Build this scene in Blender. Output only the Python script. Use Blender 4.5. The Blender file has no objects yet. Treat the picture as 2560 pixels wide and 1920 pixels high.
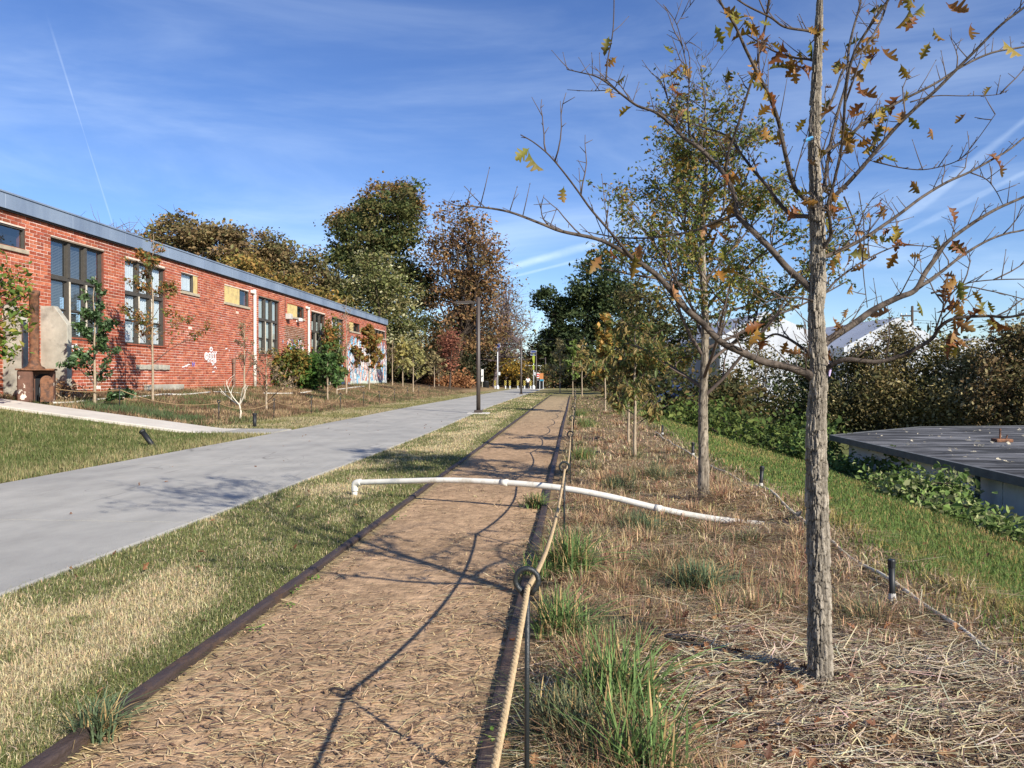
import bpy, math, random
import numpy as np
from mathutils import Vector, Matrix

SC = bpy.context.scene
COL = SC.collection
R = math.radians
# ------------------------------------------------------------------ camera
FPX, CX, CY, HOR = 1900.0, 1280.0, 960.0, 946.0
YAW = R(4.66)
EYE = 1.35
PITCH = math.atan((CY - HOR) / FPX)
cam_d = bpy.data.cameras.new('camera')
cam_d.sensor_width = 36.0
cam_d.lens = FPX / 2560.0 * 36.0
cam_d.clip_start = 0.05
cam_d.clip_end = 3000.0
cam = bpy.data.objects.new('camera', cam_d)
COL.objects.link(cam)
cam.location = (0, 0, EYE)
cam.rotation_euler = (R(90) - PITCH, 0, YAW)
SC.camera = cam
# ------------------------------------------------------------------ sky, sun, exposure
SUN_AZ = math.atan2(0.70, -0.71)          # clockwise from +Y
SUN_EL = R(31)
SUN_DIR = Vector((math.sin(SUN_AZ) * math.cos(SUN_EL), math.cos(SUN_AZ) * math.cos(SUN_EL), math.sin(SUN_EL)))
SC.view_settings.view_transform = 'Standard'
SC.view_settings.look = 'None'
SC.view_settings.gamma = 1.0
SC.view_settings.use_curve_mapping = False
SC.view_settings.exposure = 0.74
SKY_STRENGTH = 0.093
SUN_STRENGTH = 4.6

sun_d = bpy.data.lights.new('sun', 'SUN')
sun_d.energy = SUN_STRENGTH
sun_d.angle = R(0.53)
sun_d.color = (1.0, 0.93, 0.82)
sun = bpy.data.objects.new('sun', sun_d)
COL.objects.link(sun)
sun.location = SUN_DIR * 60
sun.rotation_euler = (-SUN_DIR).to_track_quat('-Z', 'Y').to_euler()


def ray(u, v):
    """unit direction in the world of a point of the photograph (2560 x 1920)"""
    x, y = (u - CX) / FPX, (CY - v) / FPX
    d = Vector((x, math.cos(PITCH) + y * math.sin(PITCH), y * math.cos(PITCH) - math.sin(PITCH)))
    c, s = math.cos(YAW), math.sin(YAW)
    return Vector((d.x * c - d.y * s, d.x * s + d.y * c, d.z))


def P(u, v, zc):
    return Vector((0, 0, EYE)) + ray(u, v) * zc


def G(u, v, z=0.0):
    d = ray(u, v)
    return Vector((0, 0, EYE)) + d * ((z - EYE) / d.z)


world = bpy.data.worlds.new('World')
SC.world = world
world.use_nodes = True
wn, wl = world.node_tree.nodes, world.node_tree.links
wn.clear()
w_out = wn.new('ShaderNodeOutputWorld')
w_bg = wn.new('ShaderNodeBackground')
w_bg.inputs['Strength'].default_value = SKY_STRENGTH
sky = wn.new('ShaderNodeTexSky')
sky.sky_type = 'NISHITA'
sky.sun_disc = False
sky.sun_elevation = SUN_EL
sky.sun_rotation = SUN_AZ
sky.altitude = 300
sky.air_density = 1.0
sky.dust_density = 0.0
sky.ozone_density = 5.0
tc = wn.new('ShaderNodeTexCoord')


def wmath(op, a, b=None, c=None, clamp=False):
    n = wn.new('ShaderNodeMath'); n.operation = op; n.use_clamp = clamp
    for i, x in enumerate((a, b, c)):
        if x is None: continue
        if isinstance(x, (int, float)): n.inputs[i].default_value = x
        else: wl.new(x, n.inputs[i])
    return n.outputs[0]


def wdot(vec):
    n = wn.new('ShaderNodeVectorMath'); n.operation = 'DOT_PRODUCT'
    wl.new(tc.outputs['Generated'], n.inputs[0]); n.inputs[1].default_value = tuple(vec)
    return n.outputs['Value']


def wramp(x, a, b, lo=0.0, hi=1.0, smooth=True):
    n = wn.new('ShaderNodeMapRange'); n.clamp = True
    n.interpolation_type = 'SMOOTHSTEP' if smooth else 'LINEAR'
    wl.new(x, n.inputs['Value'])
    n.inputs['From Min'].default_value = a; n.inputs['From Max'].default_value = b
    n.inputs['To Min'].default_value = lo; n.inputs['To Max'].default_value = hi
    return n.outputs['Result']


def wnoise(scale, detail, rough, stretch=(1, 1, 1), rot=(0, 0, 0), dist=0.0):
    m = wn.new('ShaderNodeMapping'); m.inputs['Scale'].default_value = stretch
    m.inputs['Rotation'].default_value = rot
    wl.new(tc.outputs['Generated'], m.inputs['Vector'])
    n = wn.new('ShaderNodeTexNoise'); n.inputs['Scale'].default_value = scale
    n.inputs['Detail'].default_value = detail; n.inputs['Roughness'].default_value = rough
    n.inputs['Distortion'].default_value = dist
    wl.new(m.outputs[0], n.inputs['Vector'])
    return n.outputs['Fac']


# thin cirrus veils, streaked along one direction, thicker toward the horizon as seen through more air
c1 = wramp(wnoise(1.7, 7, 0.58, (1.0, 1.3, 5.5), (0.0, 0.32, 0.2), 0.5), 0.42, 0.78)
c2 = wramp(wnoise(4.2, 8, 0.62, (0.7, 1.0, 6.0), (0.1, -0.25, 0.5), 0.3), 0.46, 0.85)
cir = wmath('ADD', wmath('MULTIPLY', c1, 0.34), wmath('MULTIPLY', c2, 0.06))
sep = wn.new('ShaderNodeSeparateXYZ'); wl.new(tc.outputs['Generated'], sep.inputs[0])
cir = wmath('MULTIPLY', cir, wramp(sep.outputs['Z'], 0.50, 0.15, 0.16, 1.0, False))
fac = cir
# aircraft trails: arcs of great circles
for (p0, p1, width, amp, soft) in (((165, 190), (272, 530), 0.0013, 0.15, 0.02),
                                   ((1270, 670), (1560, 590), 0.008, 0.30, 0.05),
                                   ((1290, 690), (1560, 622), 0.003, 0.22, 0.05),
                                   ((1850, 880), (2600, 270), 0.007, 0.15, 0.06),
                                   ((2230, 600), (2700, 360), 0.004, 0.12, 0.06)):
    a, b = ray(*p0).normalized(), ray(*p1).normalized()
    nrm = a.cross(b).normalized(); mid = (a + b).normalized()
    off = wmath('ABSOLUTE', wdot(nrm))
    wob = wmath('MULTIPLY', wmath('SUBTRACT', wnoise(9, 3, 0.6), 0.5), width * 2.0)
    band = wramp(wmath('ADD', off, wob), width, width * 0.15)
    cr = math.cos(mid.angle(a))
    ln = wramp(wdot(mid), cr - soft * 0.35, cr + soft * 0.12)
    fac = wmath('ADD', fac, wmath('MULTIPLY', wmath('MULTIPLY', band, ln), wmath('MULTIPLY', wnoise(22, 4, 0.7), amp * 1.9)))
fac = wmath('MINIMUM', fac, 0.7)
cm = wn.new('ShaderNodeMix'); cm.data_type = 'RGBA'
hs = wn.new('ShaderNodeHueSaturation'); hs.inputs['Saturation'].default_value = 1.10; hs.inputs['Hue'].default_value = 0.512
wl.new(sky.outputs['Color'], hs.inputs['Color'])
wl.new(fac, cm.inputs['Factor']); wl.new(hs.outputs['Color'], cm.inputs[6])
cm.inputs[7].default_value = (7.4, 8.6, 9.8, 1)
wl.new(cm.outputs[2], w_bg.inputs['Color'])
wl.new(w_bg.outputs[0], w_out.inputs['Surface'])
SC.cycles.max_bounces = 6
SC.cycles.transparent_max_bounces = 12
SC.cycles.use_denoising = True

# ------------------------------------------------------------------ helpers
def srgb(r, g, b):
    f = lambda c: ((c / 255) / 12.92 if c / 255 <= 0.04045 else ((c / 255 + 0.055) / 1.055) ** 2.4)
    return (f(r), f(g), f(b))


def hash2(ix, iy, seed):
    h = (ix.astype(np.int64) * 374761393 + iy.astype(np.int64) * 668265263 + seed * 974711) & 0x7fffffff
    h = ((h ^ (h >> 13)) * 1274126177) & 0x7fffffff
    return ((h ^ (h >> 16)) & 0xffff) / 65535.0


def vnoise(x, y, seed=0):
    x = np.asarray(x, float); y = np.asarray(y, float)
    ix, iy = np.floor(x), np.floor(y); fx, fy = x - ix, y - iy
    fx, fy = fx * fx * (3 - 2 * fx), fy * fy * (3 - 2 * fy)
    a, b = hash2(ix, iy, seed), hash2(ix + 1, iy, seed)
    c, d = hash2(ix, iy + 1, seed), hash2(ix + 1, iy + 1, seed)
    return (a * (1 - fx) + b * fx) * (1 - fy) + (c * (1 - fx) + d * fx) * fy


def fbm(x, y, seed=0, oct=4):
    s, a, t = 0, 0.5, 0
    for i in range(oct):
        s = s + a * vnoise(np.asarray(x) * 2 ** i, np.asarray(y) * 2 ** i, seed + i * 17); t += a; a *= 0.5
    return s / t


def sstep(x, a, b):
    t = np.clip((np.asarray(x, float) - a) / (b - a), 0, 1)
    return t * t * (3 - 2 * t)


def mk(name, V, F, mat, parent=None, col=None, smooth=False, world=True, loc=None):
    """one mesh object; F is a list of index arrays (any arity); col one colour per vertex"""
    V = np.asarray(V, np.float32).reshape(-1, 3)
    if world and parent is not None:
        q = parent
        while q is not None: V = V - np.asarray(q.location, np.float32); q = q.parent
    me = mesh_of(name, V, F, mat, col, smooth)
    return put(name, me, parent, loc)


def mesh_of(name, V, F, mat, col=None, smooth=False):
    V = np.asarray(V, np.float32).reshape(-1, 3)
    if isinstance(F, np.ndarray): F = [F]
    F = [np.asarray(f, np.int32) for f in F if len(f)]
    me = bpy.data.meshes.new(name)
    me.vertices.add(len(V)); me.vertices.foreach_set('co', V.ravel())
    loops = np.concatenate([f.ravel() for f in F])
    cnt = np.concatenate([np.full(len(f), f.shape[1], np.int32) for f in F])
    st = np.concatenate([[0], np.cumsum(cnt)[:-1]]).astype(np.int32)
    me.loops.add(len(loops)); me.loops.foreach_set('vertex_index', loops)
    me.polygons.add(len(cnt)); me.polygons.foreach_set('loop_start', st)
    me.polygons.foreach_set('loop_total', cnt)
    me.polygons.foreach_set('use_smooth', np.full(len(cnt), bool(smooth)))
    me.update(calc_edges=True)
    if col is not None:
        at = me.color_attributes.new('Col', 'FLOAT_COLOR', 'POINT')
        c = np.ones((len(V), 4), np.float32); c[:, :3] = np.asarray(col, np.float32)
        at.data.foreach_set('color', c.ravel())
    if mat is not None: me.materials.append(mat)
    return me


def put(name, me, parent=None, loc=None):
    o = bpy.data.objects.new(name, me); COL.objects.link(o)
    if parent is not None: o.parent = parent
    if loc is not None: o.location = loc
    return o


def tag(o, label=None, cat=None, group=None, kind=None):
    if label: o['label'] = label
    if cat: o['category'] = cat
    if group: o['group'] = group
    if kind: o['kind'] = kind
    return o


def thing(name, label, cat, loc=(0, 0, 0), group=None, rz=0.0):
    o = bpy.data.objects.new(name, None); COL.objects.link(o)
    o.location = loc; o.rotation_euler = (0, 0, rz); o.empty_display_size = 0.1
    return tag(o, label, cat, group)


class MB:
    """collects shapes into one mesh"""
    def __init__(s): s.V, s.F, s.C, s.n = [], {}, [], 0
    def add(s, V, F, col=None):
        V = np.asarray(V, float).reshape(-1, 3)
        F = F if isinstance(F, list) else [F]
        for f in F:
            f = np.asarray(f, int)
            if len(f): s.F.setdefault(f.shape[1], []).append(f + s.n)
        s.V.append(V)
        if col is not None:
            c = np.asarray(col, float); s.C.append(np.broadcast_to(c, (len(V), 3)))
        s.n += len(V); return s
    def box(s, x0, x1, y0, y1, z0, z1, col=None, bev=0.0):
        if bev <= 0:
            V = [(x, y, z) for z in (z0, z1) for y in (y0, y1) for x in (x0, x1)]
            return s.add(V, np.array([(0, 2, 3, 1), (4, 5, 7, 6), (0, 1, 5, 4), (2, 6, 7, 3), (0, 4, 6, 2), (1, 3, 7, 5)]), col)
        b = bev
        prof = lambda z, i: [(x0 + b + i, y0 + i, z), (x1 - b - i, y0 + i, z), (x1 - i, y0 + b + i, z), (x1 - i, y1 - b - i, z),
                             (x1 - b - i, y1 - i, z), (x0 + b + i, y1 - i, z), (x0 + i, y1 - b - i, z), (x0 + i, y0 + b + i, z)]
        rings = prof(z0, b * .6) + prof(z0 + b, 0) + prof(z1 - b, 0) + prof(z1, b * .6)
        q = [(r * 8 + i, r * 8 + (i + 1) % 8, r * 8 + 8 + (i + 1) % 8, r * 8 + 8 + i) for r in range(3) for i in range(8)]
        return s.add(rings, [np.array(q), np.array([tuple(range(7, -1, -1)), tuple(range(24, 32))])], col)
    def tube(s, pts, rad, seg=8, cap=True, col=None, flat=None):
        V, F = tube(pts, rad, seg, cap, flat); return s.add(V, F, col)
    def lathe(s, prof, c=(0, 0, 0), seg=16, col=None):
        prof = np.asarray(prof, float); n = len(prof)
        a = np.arange(seg) * 2 * math.pi / seg
        V = np.stack([prof[:, None, 0] * np.cos(a) + c[0], prof[:, None, 0] * np.sin(a) + c[1],
                      np.repeat(prof[:, 1:2], seg, 1) + c[2]], -1).reshape(-1, 3)
        q = [(i * seg + j, i * seg + (j + 1) % seg, (i + 1) * seg + (j + 1) % seg, (i + 1) * seg + j) for i in range(n - 1) for j in range(seg)]
        return s.add(V, [np.array(q), np.array([tuple(range(seg - 1, -1, -1)), tuple(range((n - 1) * seg, n * seg))])], col)
    def poly_prism(s, pts2, f0, f1, col=None):
        """pts2 polygon points mapped by f0 / f1 to the two faces"""
        n = len(pts2)
        V = [f0(p) for p in pts2] + [f1(p) for p in pts2]
        q = [(i, (i + 1) % n, n + (i + 1) % n, n + i) for i in range(n)]
        return s.add(V, [np.array(q), np.array([tuple(range(n - 1, -1, -1)), tuple(range(n, 2 * n))])], col)
    def obj(s, name, mat, parent=None, smooth=False, world=True, loc=None):
        V = np.concatenate(s.V); F = [np.concatenate(f) for f in s.F.values()]
        C = np.concatenate(s.C) if s.C else None
        return mk(name, V, F, mat, parent, C, smooth, world, loc)
    def mesh(s, name, mat, smooth=False):
        V = np.concatenate(s.V); F = [np.concatenate(f) for f in s.F.values()]
        return mesh_of(name, V, F, mat, np.concatenate(s.C) if s.C else None, smooth)


def tube(pts, rad, seg=8, cap=True, flat=None):
    pts = np.asarray([tuple(p) for p in pts], float); n = len(pts)
    rad = np.broadcast_to(np.asarray(rad, float), (n,))
    t = np.gradient(pts, axis=0); t /= np.linalg.norm(t, axis=1, keepdims=True) + 1e-9
    up = np.array([0, 0, 1.0]) if abs(t[0][2]) < 0.9 else np.array([0, 1.0, 0])
    N = np.zeros((n, 3)); nv = np.cross(t[0], up); nv /= np.linalg.norm(nv) + 1e-9
    for i in range(n):
        nv = nv - t[i] * np.dot(nv, t[i]); nv /= np.linalg.norm(nv) + 1e-9; N[i] = nv
    B = np.cross(t, N)
    a = np.arange(seg) * 2 * math.pi / seg
    V = (pts[:, None] + rad[:, None, None] * (N[:, None] * np.cos(a)[None, :, None] + B[:, None] * np.sin(a)[None, :, None])).reshape(-1, 3)
    i = np.arange(n - 1)[:, None] * seg; j = np.arange(seg)[None]; k = (j + 1) % seg
    q = np.stack([i + j, i + k, i + seg + k, i + seg + j], -1).reshape(-1, 4)
    F = [q]
    if cap:
        F.append(np.array([tuple(range(seg - 1, -1, -1)), tuple(range((n - 1) * seg, n * seg))]))
    return V, F


def spline(pts, m):
    """smooth resampling of a polyline (Catmull-Rom), m points per span"""
    p = np.asarray([tuple(q) for q in pts], float)
    p = np.vstack([2 * p[0] - p[1], p, 2 * p[-1] - p[-2]])
    out = []
    for i in range(1, len(p) - 2):
        for k in range(m):
            t = k / m
            out.append(0.5 * (2 * p[i] + (p[i + 1] - p[i - 1]) * t + (2 * p[i - 1] - 5 * p[i] + 4 * p[i + 1] - p[i + 2]) * t * t
                              + (3 * p[i] - p[i - 1] - 3 * p[i + 1] + p[i + 2]) * t ** 3))
    out.append(p[-2]); return np.array(out)


# ------------------------------------------------------------------ materials
MATS = {}
def mat(name, color=(0.5, 0.5, 0.5), rough=0.7, var=0.15, scale=8.0, bump=0.0, bscale=None, metal=0.0, attr=False,
        color2=None, mixlo=0.45, mixhi=0.6, mixscale=None, spec=0.4, trans=0.0, stretch=(1, 1, 1)):
    if name in MATS: return MATS[name]
    m = bpy.data.materials.new(name); m.use_nodes = True
    nt = m.node_tree; N, L = nt.nodes, nt.links; N.clear()
    out = N.new('ShaderNodeOutputMaterial'); b = N.new('ShaderNodeBsdfPrincipled')
    b.inputs['Roughness'].default_value = rough; b.inputs['Metallic'].default_value = metal
    b.inputs['Specular IOR Level'].default_value = spec
    geo = N.new('ShaderNodeTexCoord'); mp = N.new('ShaderNodeMapping'); mp.inputs['Scale'].default_value = stretch
    L.new(geo.outputs['Object'], mp.inputs['Vector'])
    def noise(s, d=5, r=0.6):
        n = N.new('ShaderNodeTexNoise'); n.inputs['Scale'].default_value = s
        n.inputs['Detail'].default_value = d; n.inputs['Roughness'].default_value = r
        L.new(mp.outputs[0], n.inputs['Vector']); return n.outputs['Fac']
    if attr:
        at = N.new('ShaderNodeAttribute'); at.attribute_name = 'Col'; c = at.outputs['Color']
    else:
        rgb = N.new('ShaderNodeRGB'); rgb.outputs[0].default_value = (*color, 1); c = rgb.outputs[0]
    if color2 is not None:
        mr = N.new('ShaderNodeMapRange'); mr.inputs['From Min'].default_value = mixlo; mr.inputs['From Max'].default_value = mixhi
        L.new(noise(mixscale or scale, 6, 0.65), mr.inputs['Value'])
        mx = N.new('ShaderNodeMix'); mx.data_type = 'RGBA'
        L.new(mr.outputs[0], mx.inputs['Factor']); L.new(c, mx.inputs[6]); mx.inputs[7].default_value = (*color2, 1); c = mx.outputs[2]
    if var > 0:
        mr = N.new('ShaderNodeMapRange'); mr.inputs['To Min'].default_value = 1 - var * 1.6; mr.inputs['To Max'].default_value = 1 + var * 1.6
        mr.inputs['From Min'].default_value = 0.2; mr.inputs['From Max'].default_value = 0.8
        L.new(noise(scale), mr.inputs['Value'])
        vm = N.new('ShaderNodeVectorMath'); vm.operation = 'SCALE'
        L.new(c, vm.inputs[0]); L.new(mr.outputs[0], vm.inputs['Scale']); c = vm.outputs[0]
    L.new(c, b.inputs['Base Color'])
    if bump > 0:
        bp = N.new('ShaderNodeBump'); bp.inputs['Strength'].default_value = min(1, bump); bp.inputs['Distance'].default_value = 0.02
        L.new(noise(bscale or scale * 3, 6), bp.inputs['Height']); L.new(bp.outputs[0], b.inputs['Normal'])
    if trans > 0:
        tr = N.new('ShaderNodeBsdfTranslucent'); L.new(c, tr.inputs['Color'])
        ms = N.new('ShaderNodeMixShader'); ms.inputs[0].default_value = trans
        L.new(b.outputs[0], ms.inputs[1]); L.new(tr.outputs[0], ms.inputs[2]); L.new(ms.outputs[0], out.inputs['Surface'])
    else:
        L.new(b.outputs[0], out.inputs['Surface'])
    MATS[name] = m
    return m


M_LEAF = mat('leaf', attr=True, rough=0.55, var=0.12, scale=40, trans=0.28, spec=0.3)
M_FOL = mat('foliage', attr=True, rough=0.7, var=0.0, trans=0.22, spec=0.15)
M_GRASS = mat('grass_blade', attr=True, rough=0.65, var=0.0, trans=0.22, spec=0.2)
M_STRAW = mat('straw', attr=True, rough=0.7, var=0.1, scale=60, spec=0.25)
M_BARK = mat('bark', srgb(122, 108, 92), 0.9, 0.3, 30, 0.6, 60, color2=srgb(84, 72, 62), mixscale=14, spec=0.15)
M_BARKD = mat('bark_dark', srgb(78, 68, 60), 0.9, 0.25, 20, 0.5, 50, spec=0.15)
M_BARKP = mat('bark_pale', srgb(158, 142, 120), 0.9, 0.25, 20, 0.4, 50, spec=0.15)
M_TWIG = mat('twig', srgb(96, 84, 76), 0.85, 0.2, 30, spec=0.2)
M_PVC = mat('pvc', srgb(216, 212, 200), 0.5, 0.08, 6, color2=srgb(160, 146, 122), mixlo=0.55, mixhi=0.8, mixscale=7)
M_BLACK = mat('black_plastic', srgb(34, 35, 36), 0.5, 0.2, 20)
M_IRON = mat('black_iron', srgb(38, 42, 43), 0.42, 0.2, 25, 0.2, 200, metal=0.0, spec=0.5)
M_ROPEF = mat('weathered_rope', srgb(150, 126, 94), 0.9, 0.15, 10, spec=0.1)
M_ROPE = mat('rope', srgb(186, 162, 126), 0.85, 0.2, 60, 0.4, 300, spec=0.1)
M_RUSTRAIL = mat('rusty_rail', srgb(66, 55, 51), 0.6, 0.3, 5, 0.5, 60, color2=srgb(98, 74, 54), mixlo=0.54, mixhi=0.72, mixscale=7, spec=0.4, stretch=(1, 0.5, 1))
M_BRONZE = mat('bronze_paint', srgb(70, 61, 54), 0.45, 0.08, 4, spec=0.5)
M_CONC = mat('concrete', srgb(186, 182, 174), 0.85, 0.12, 3, 0.3, 60)
M_CONCD = mat('old_concrete', srgb(168, 164, 150), 0.9, 0.22, 2.2, 0.4, 40, color2=srgb(112, 108, 100), mixlo=0.52, mixhi=0.72, mixscale=1.6)
M_STEEL = mat('pale_steel', srgb(206, 210, 212), 0.45, 0.08, 6)
M_WHITE = mat('white_paint', srgb(228, 228, 224), 0.6, 0.06, 4)
# ------------------------------------------------------------------ terrain
def trail_shift(y):
    return -0.45 * sstep(y, 14, 40)


def gz(x, y):
    x = np.asarray(x, float); y = np.asarray(y, float)
    z = 0.125 * np.maximum(0, -9.7 - x)
    z = np.minimum(z, 0.86 + 0.02 * np.maximum(0, -16.4 - x))
    z = np.minimum(z, 2.2)
    z = z - 0.25 * np.clip(x - 2.3, 0, 6.4) + 0.06 * sstep(x, 1.2, 2.0) * (1 - sstep(x, 2.2, 3.2))
    off = (x > -8.9 - 0.45) & (x < -3.4)
    b = (fbm(x * 0.9, y * 0.9, 3) - 0.5) * 0.09
    edge = np.minimum(sstep(np.abs(x + 5.45), 2.2, 3.2), 1)
    strip = 1 - 0.75 * (sstep(x, -2.2, -1.7) * (1 - sstep(x, -0.4, 0.1)))
    side = 1 - sstep(y, 17.2, 18.0) * (1 - sstep(y, 19.6, 20.4)) * (1 - sstep(x, -7, -6))
    z = z + b * edge * strip * side - 0.012 * (1 - edge)
    # mulch mound round the near oak
    z = z + 0.05 * np.exp(-(((x - 1.05) / 0.8) ** 2 + ((y - 3.3) / 0.8) ** 2)) + 0.09 * np.exp(-(((x - 1.9) / 0.45) ** 2 + ((y - 8.3) / 0.6) ** 2))
    return z


def gz1(x, y): return float(gz(np.array([x]), np.array([y]))[0])


def hit(u, v):
    """where the sight line of a point of the photograph first meets the terrain"""
    d = ray(u, v); k = np.exp(np.linspace(math.log(1.5), math.log(200), 4000))
    x, y, z = d.x * k, d.y * k, EYE + d.z * k; s = z - gz(x, y); i = np.nonzero(s < 0)[0]
    i = i[0] if len(i) else len(k) - 1
    return float(x[i]), float(y[i]), gz1(x[i], y[i])


C_STRAW, C_TANG, C_GREEN = np.array(srgb(200, 184, 144)), np.array(srgb(150, 142, 98)), np.array(srgb(100, 110, 62))
C_DIRT, C_DIRTD = np.array(srgb(180, 150, 118)), np.array(srgb(112, 86, 62))
C_BED, C_BEDT = np.array(srgb(118, 96, 74)), np.array(srgb(174, 148, 114))


def lawn_mix(x, y):
    """0 straw coloured .. 1 green, for the verge beside the trail"""
    n = fbm(x * 1.1 + 7, y * 0.55, 21, 4); n2 = fbm(x * 4, y * 3, 55, 3)
    g = sstep(n * 0.7 + n2 * 0.3, 0.37, 0.60)
    near_rail = 1 - sstep(np.abs(x + 1.95), 0.05, 0.4)
    return np.clip(g * 0.95 + near_rail * 0.6, 0, 1)


def ground_color(x, y):
    n = fbm(x * 2.2, y * 2.2, 90, 4)[:, None]; n3 = fbm(x * 9, y * 9, 91, 3)[:, None]
    g = lawn_mix(x, y)[:, None]
    lawn = (C_STRAW * (1 - g) + C_TANG * g) * 0.62 + C_GREEN * 0.12 * g
    left = sstep(-x, 7.2, 7.9)[:, None]
    yl = y[:, None]; xl = x[:, None]
    lg = (1 - sstep(yl, 17, 19)) * left                        # grass between walk and trail
    lawn_l = C_GREEN * 0.75 + C_TANG * 0.2 * n
    bedl = (C_BED * (1 - n) + C_BEDT * n) * 0.85 + C_GREEN * 0.10
    bl = sstep(-xl, 9.2, 10.0) * sstep(yl, 18.5, 20)
    c = lawn * (1 - lg) + lawn_l * lg
    c = c * (1 - bl) + bedl * bl
    dirt = C_DIRT * (0.55 + 0.6 * n) * (0.8 + 0.4 * n3); fd = sstep(yl, 12, 40) * .5; dirt = dirt * (1 - fd) + C_STRAW * .62 * fd
    s = (sstep(x, -1.84, -1.76) * (1 - sstep(x, -0.33, -0.2)))[:, None]
    s = s * (1 - sstep(yl, 62, 80) * 0.6)
    c = c * (1 - s) + dirt * s
    bed = (C_BED * (1 - n) + C_BEDT * n) * (0.55 + 0.5 * n3)
    b = sstep(x, -0.33, -0.2)[:, None]
    c = c * (1 - b) + bed * b
    gr = sstep(x + (n[:, 0] - 0.5) * 0.8, 1.9, 2.5)[:, None]
    c = c * (1 - gr) + (C_GREEN * (0.45 + 0.5 * n) + C_BEDT * 0.08) * gr
    far = sstep(yl, 45, 70) * sstep(xl, -4, -2)
    c = c * (1 - far) + (C_TANG * 0.55 + C_GREEN * 0.15) * far
    woods = sstep(-xl, 10.5, 12) * sstep(yl, 60, 70)
    c = c * (1 - woods) + C_BED * 0.55 * woods
    # bare straw-less oval around the lamp bases
    return np.clip(c, 0.005, 1)


xs = np.concatenate([[-900, -400, -200, -120, -80, -60, -45, -35, -28, -24], np.arange(-21, 12.01, 0.14), [13, 15, 18, 22, 28, 36, 50, 80, 140, 300, 900]])
ys = [-60.0, -30, -12, -6, -3]
y = -1.5
while y < 1000:
    ys.append(y); y += max(0.10, 0.022 * abs(y)) if y < 120 else y * 0.12
ys = np.array(ys)
XX, YY = np.meshgrid(xs, ys); X, Y = XX.ravel(), YY.ravel()
V = np.stack([X, Y, gz(X, Y)], 1)
nx, ny = len(xs), len(ys)
i = (np.arange(ny - 1)[:, None] * nx + np.arange(nx - 1)[None]).ravel()
M_GROUND = mat('ground', attr=True, rough=0.95, var=0.35, scale=9, bump=0.9, bscale=26, spec=0.1)
tag(mk('ground', V, np.stack([i, i + 1, i + nx + 1, i + nx], 1), M_GROUND, col=ground_color(X, Y), smooth=True), kind='structure')

# ---- trail slabs, each cut at its joint
M_TRAIL = mat('trail_concrete', srgb(168, 165, 156), 0.85, 0.12, 2.3, 0.35, 70, color2=srgb(146, 144, 138), mixlo=0.42, mixhi=0.72, mixscale=0.6, stretch=(1, .6, 1))


def add_trail_marks(m):
    """faint tyre scuffs and hairline cracks in the concrete"""
    nt = m.node_tree; N, L = nt.nodes, nt.links
    b = [n for n in N if n.type == 'BSDF_PRINCIPLED'][0]
    src = b.inputs['Base Color'].links[0].from_socket
    tcn = N.new('ShaderNodeTexCoord')
    def layer(src, scale, st, w, dark, rot, dist):
        mp = N.new('ShaderNodeMapping'); mp.inputs['Scale'].default_value = st; mp.inputs['Rotation'].default_value = (0, 0, rot)
        L.new(tcn.outputs['Object'], mp.inputs['Vector'])
        n = N.new('ShaderNodeTexNoise'); n.inputs['Scale'].default_value = scale; n.inputs['Detail'].default_value = 2
        n.inputs['Distortion'].default_value = dist
        L.new(mp.outputs[0], n.inputs['Vector'])
        s = N.new('ShaderNodeMath'); s.operation = 'SUBTRACT'; L.new(n.outputs['Fac'], s.inputs[0]); s.inputs[1].default_value = 0.5
        a = N.new('ShaderNodeMath'); a.operation = 'ABSOLUTE'; L.new(s.outputs[0], a.inputs[0])
        mr = N.new('ShaderNodeMapRange'); mr.inputs['From Min'].default_value = 0; mr.inputs['From Max'].default_value = w
        mr.inputs['To Min'].default_value = dark; mr.inputs['To Max'].default_value = 1
        L.new(a.outputs[0], mr.inputs['Value'])
        n2 = N.new('ShaderNodeTexNoise'); n2.inputs['Scale'].default_value = 0.6; L.new(tcn.outputs['Object'], n2.inputs['Vector'])
        g = N.new('ShaderNodeMapRange'); g.inputs['From Min'].default_value = 0.5; g.inputs['From Max'].default_value = 0.6; L.new(n2.outputs['Fac'], g.inputs['Value'])
        mx = N.new('ShaderNodeMix'); L.new(g.outputs[0], mx.inputs[0]); mx.inputs[2].default_value = 1; L.new(mr.outputs[0], mx.inputs[3])
        v = N.new('ShaderNodeVectorMath'); v.operation = 'SCALE'; L.new(src, v.inputs[0]); L.new(mx.outputs[0], v.inputs['Scale'])
        return v.outputs[0]
    s1 = layer(src, 0.5, (1, 0.22, 1), 0.007, 0.6, 0.35, 0.4)
    s2 = layer(s1, 0.9, (1, 0.3, 1), 0.005, 0.62, -0.5, 1.2)
    s2 = layer(s2, 1.6, (1, 0.25, 1), 0.010, 0.86, 0.2, 0.6)
    L.new(s2, b.inputs['Base Color'])


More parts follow.
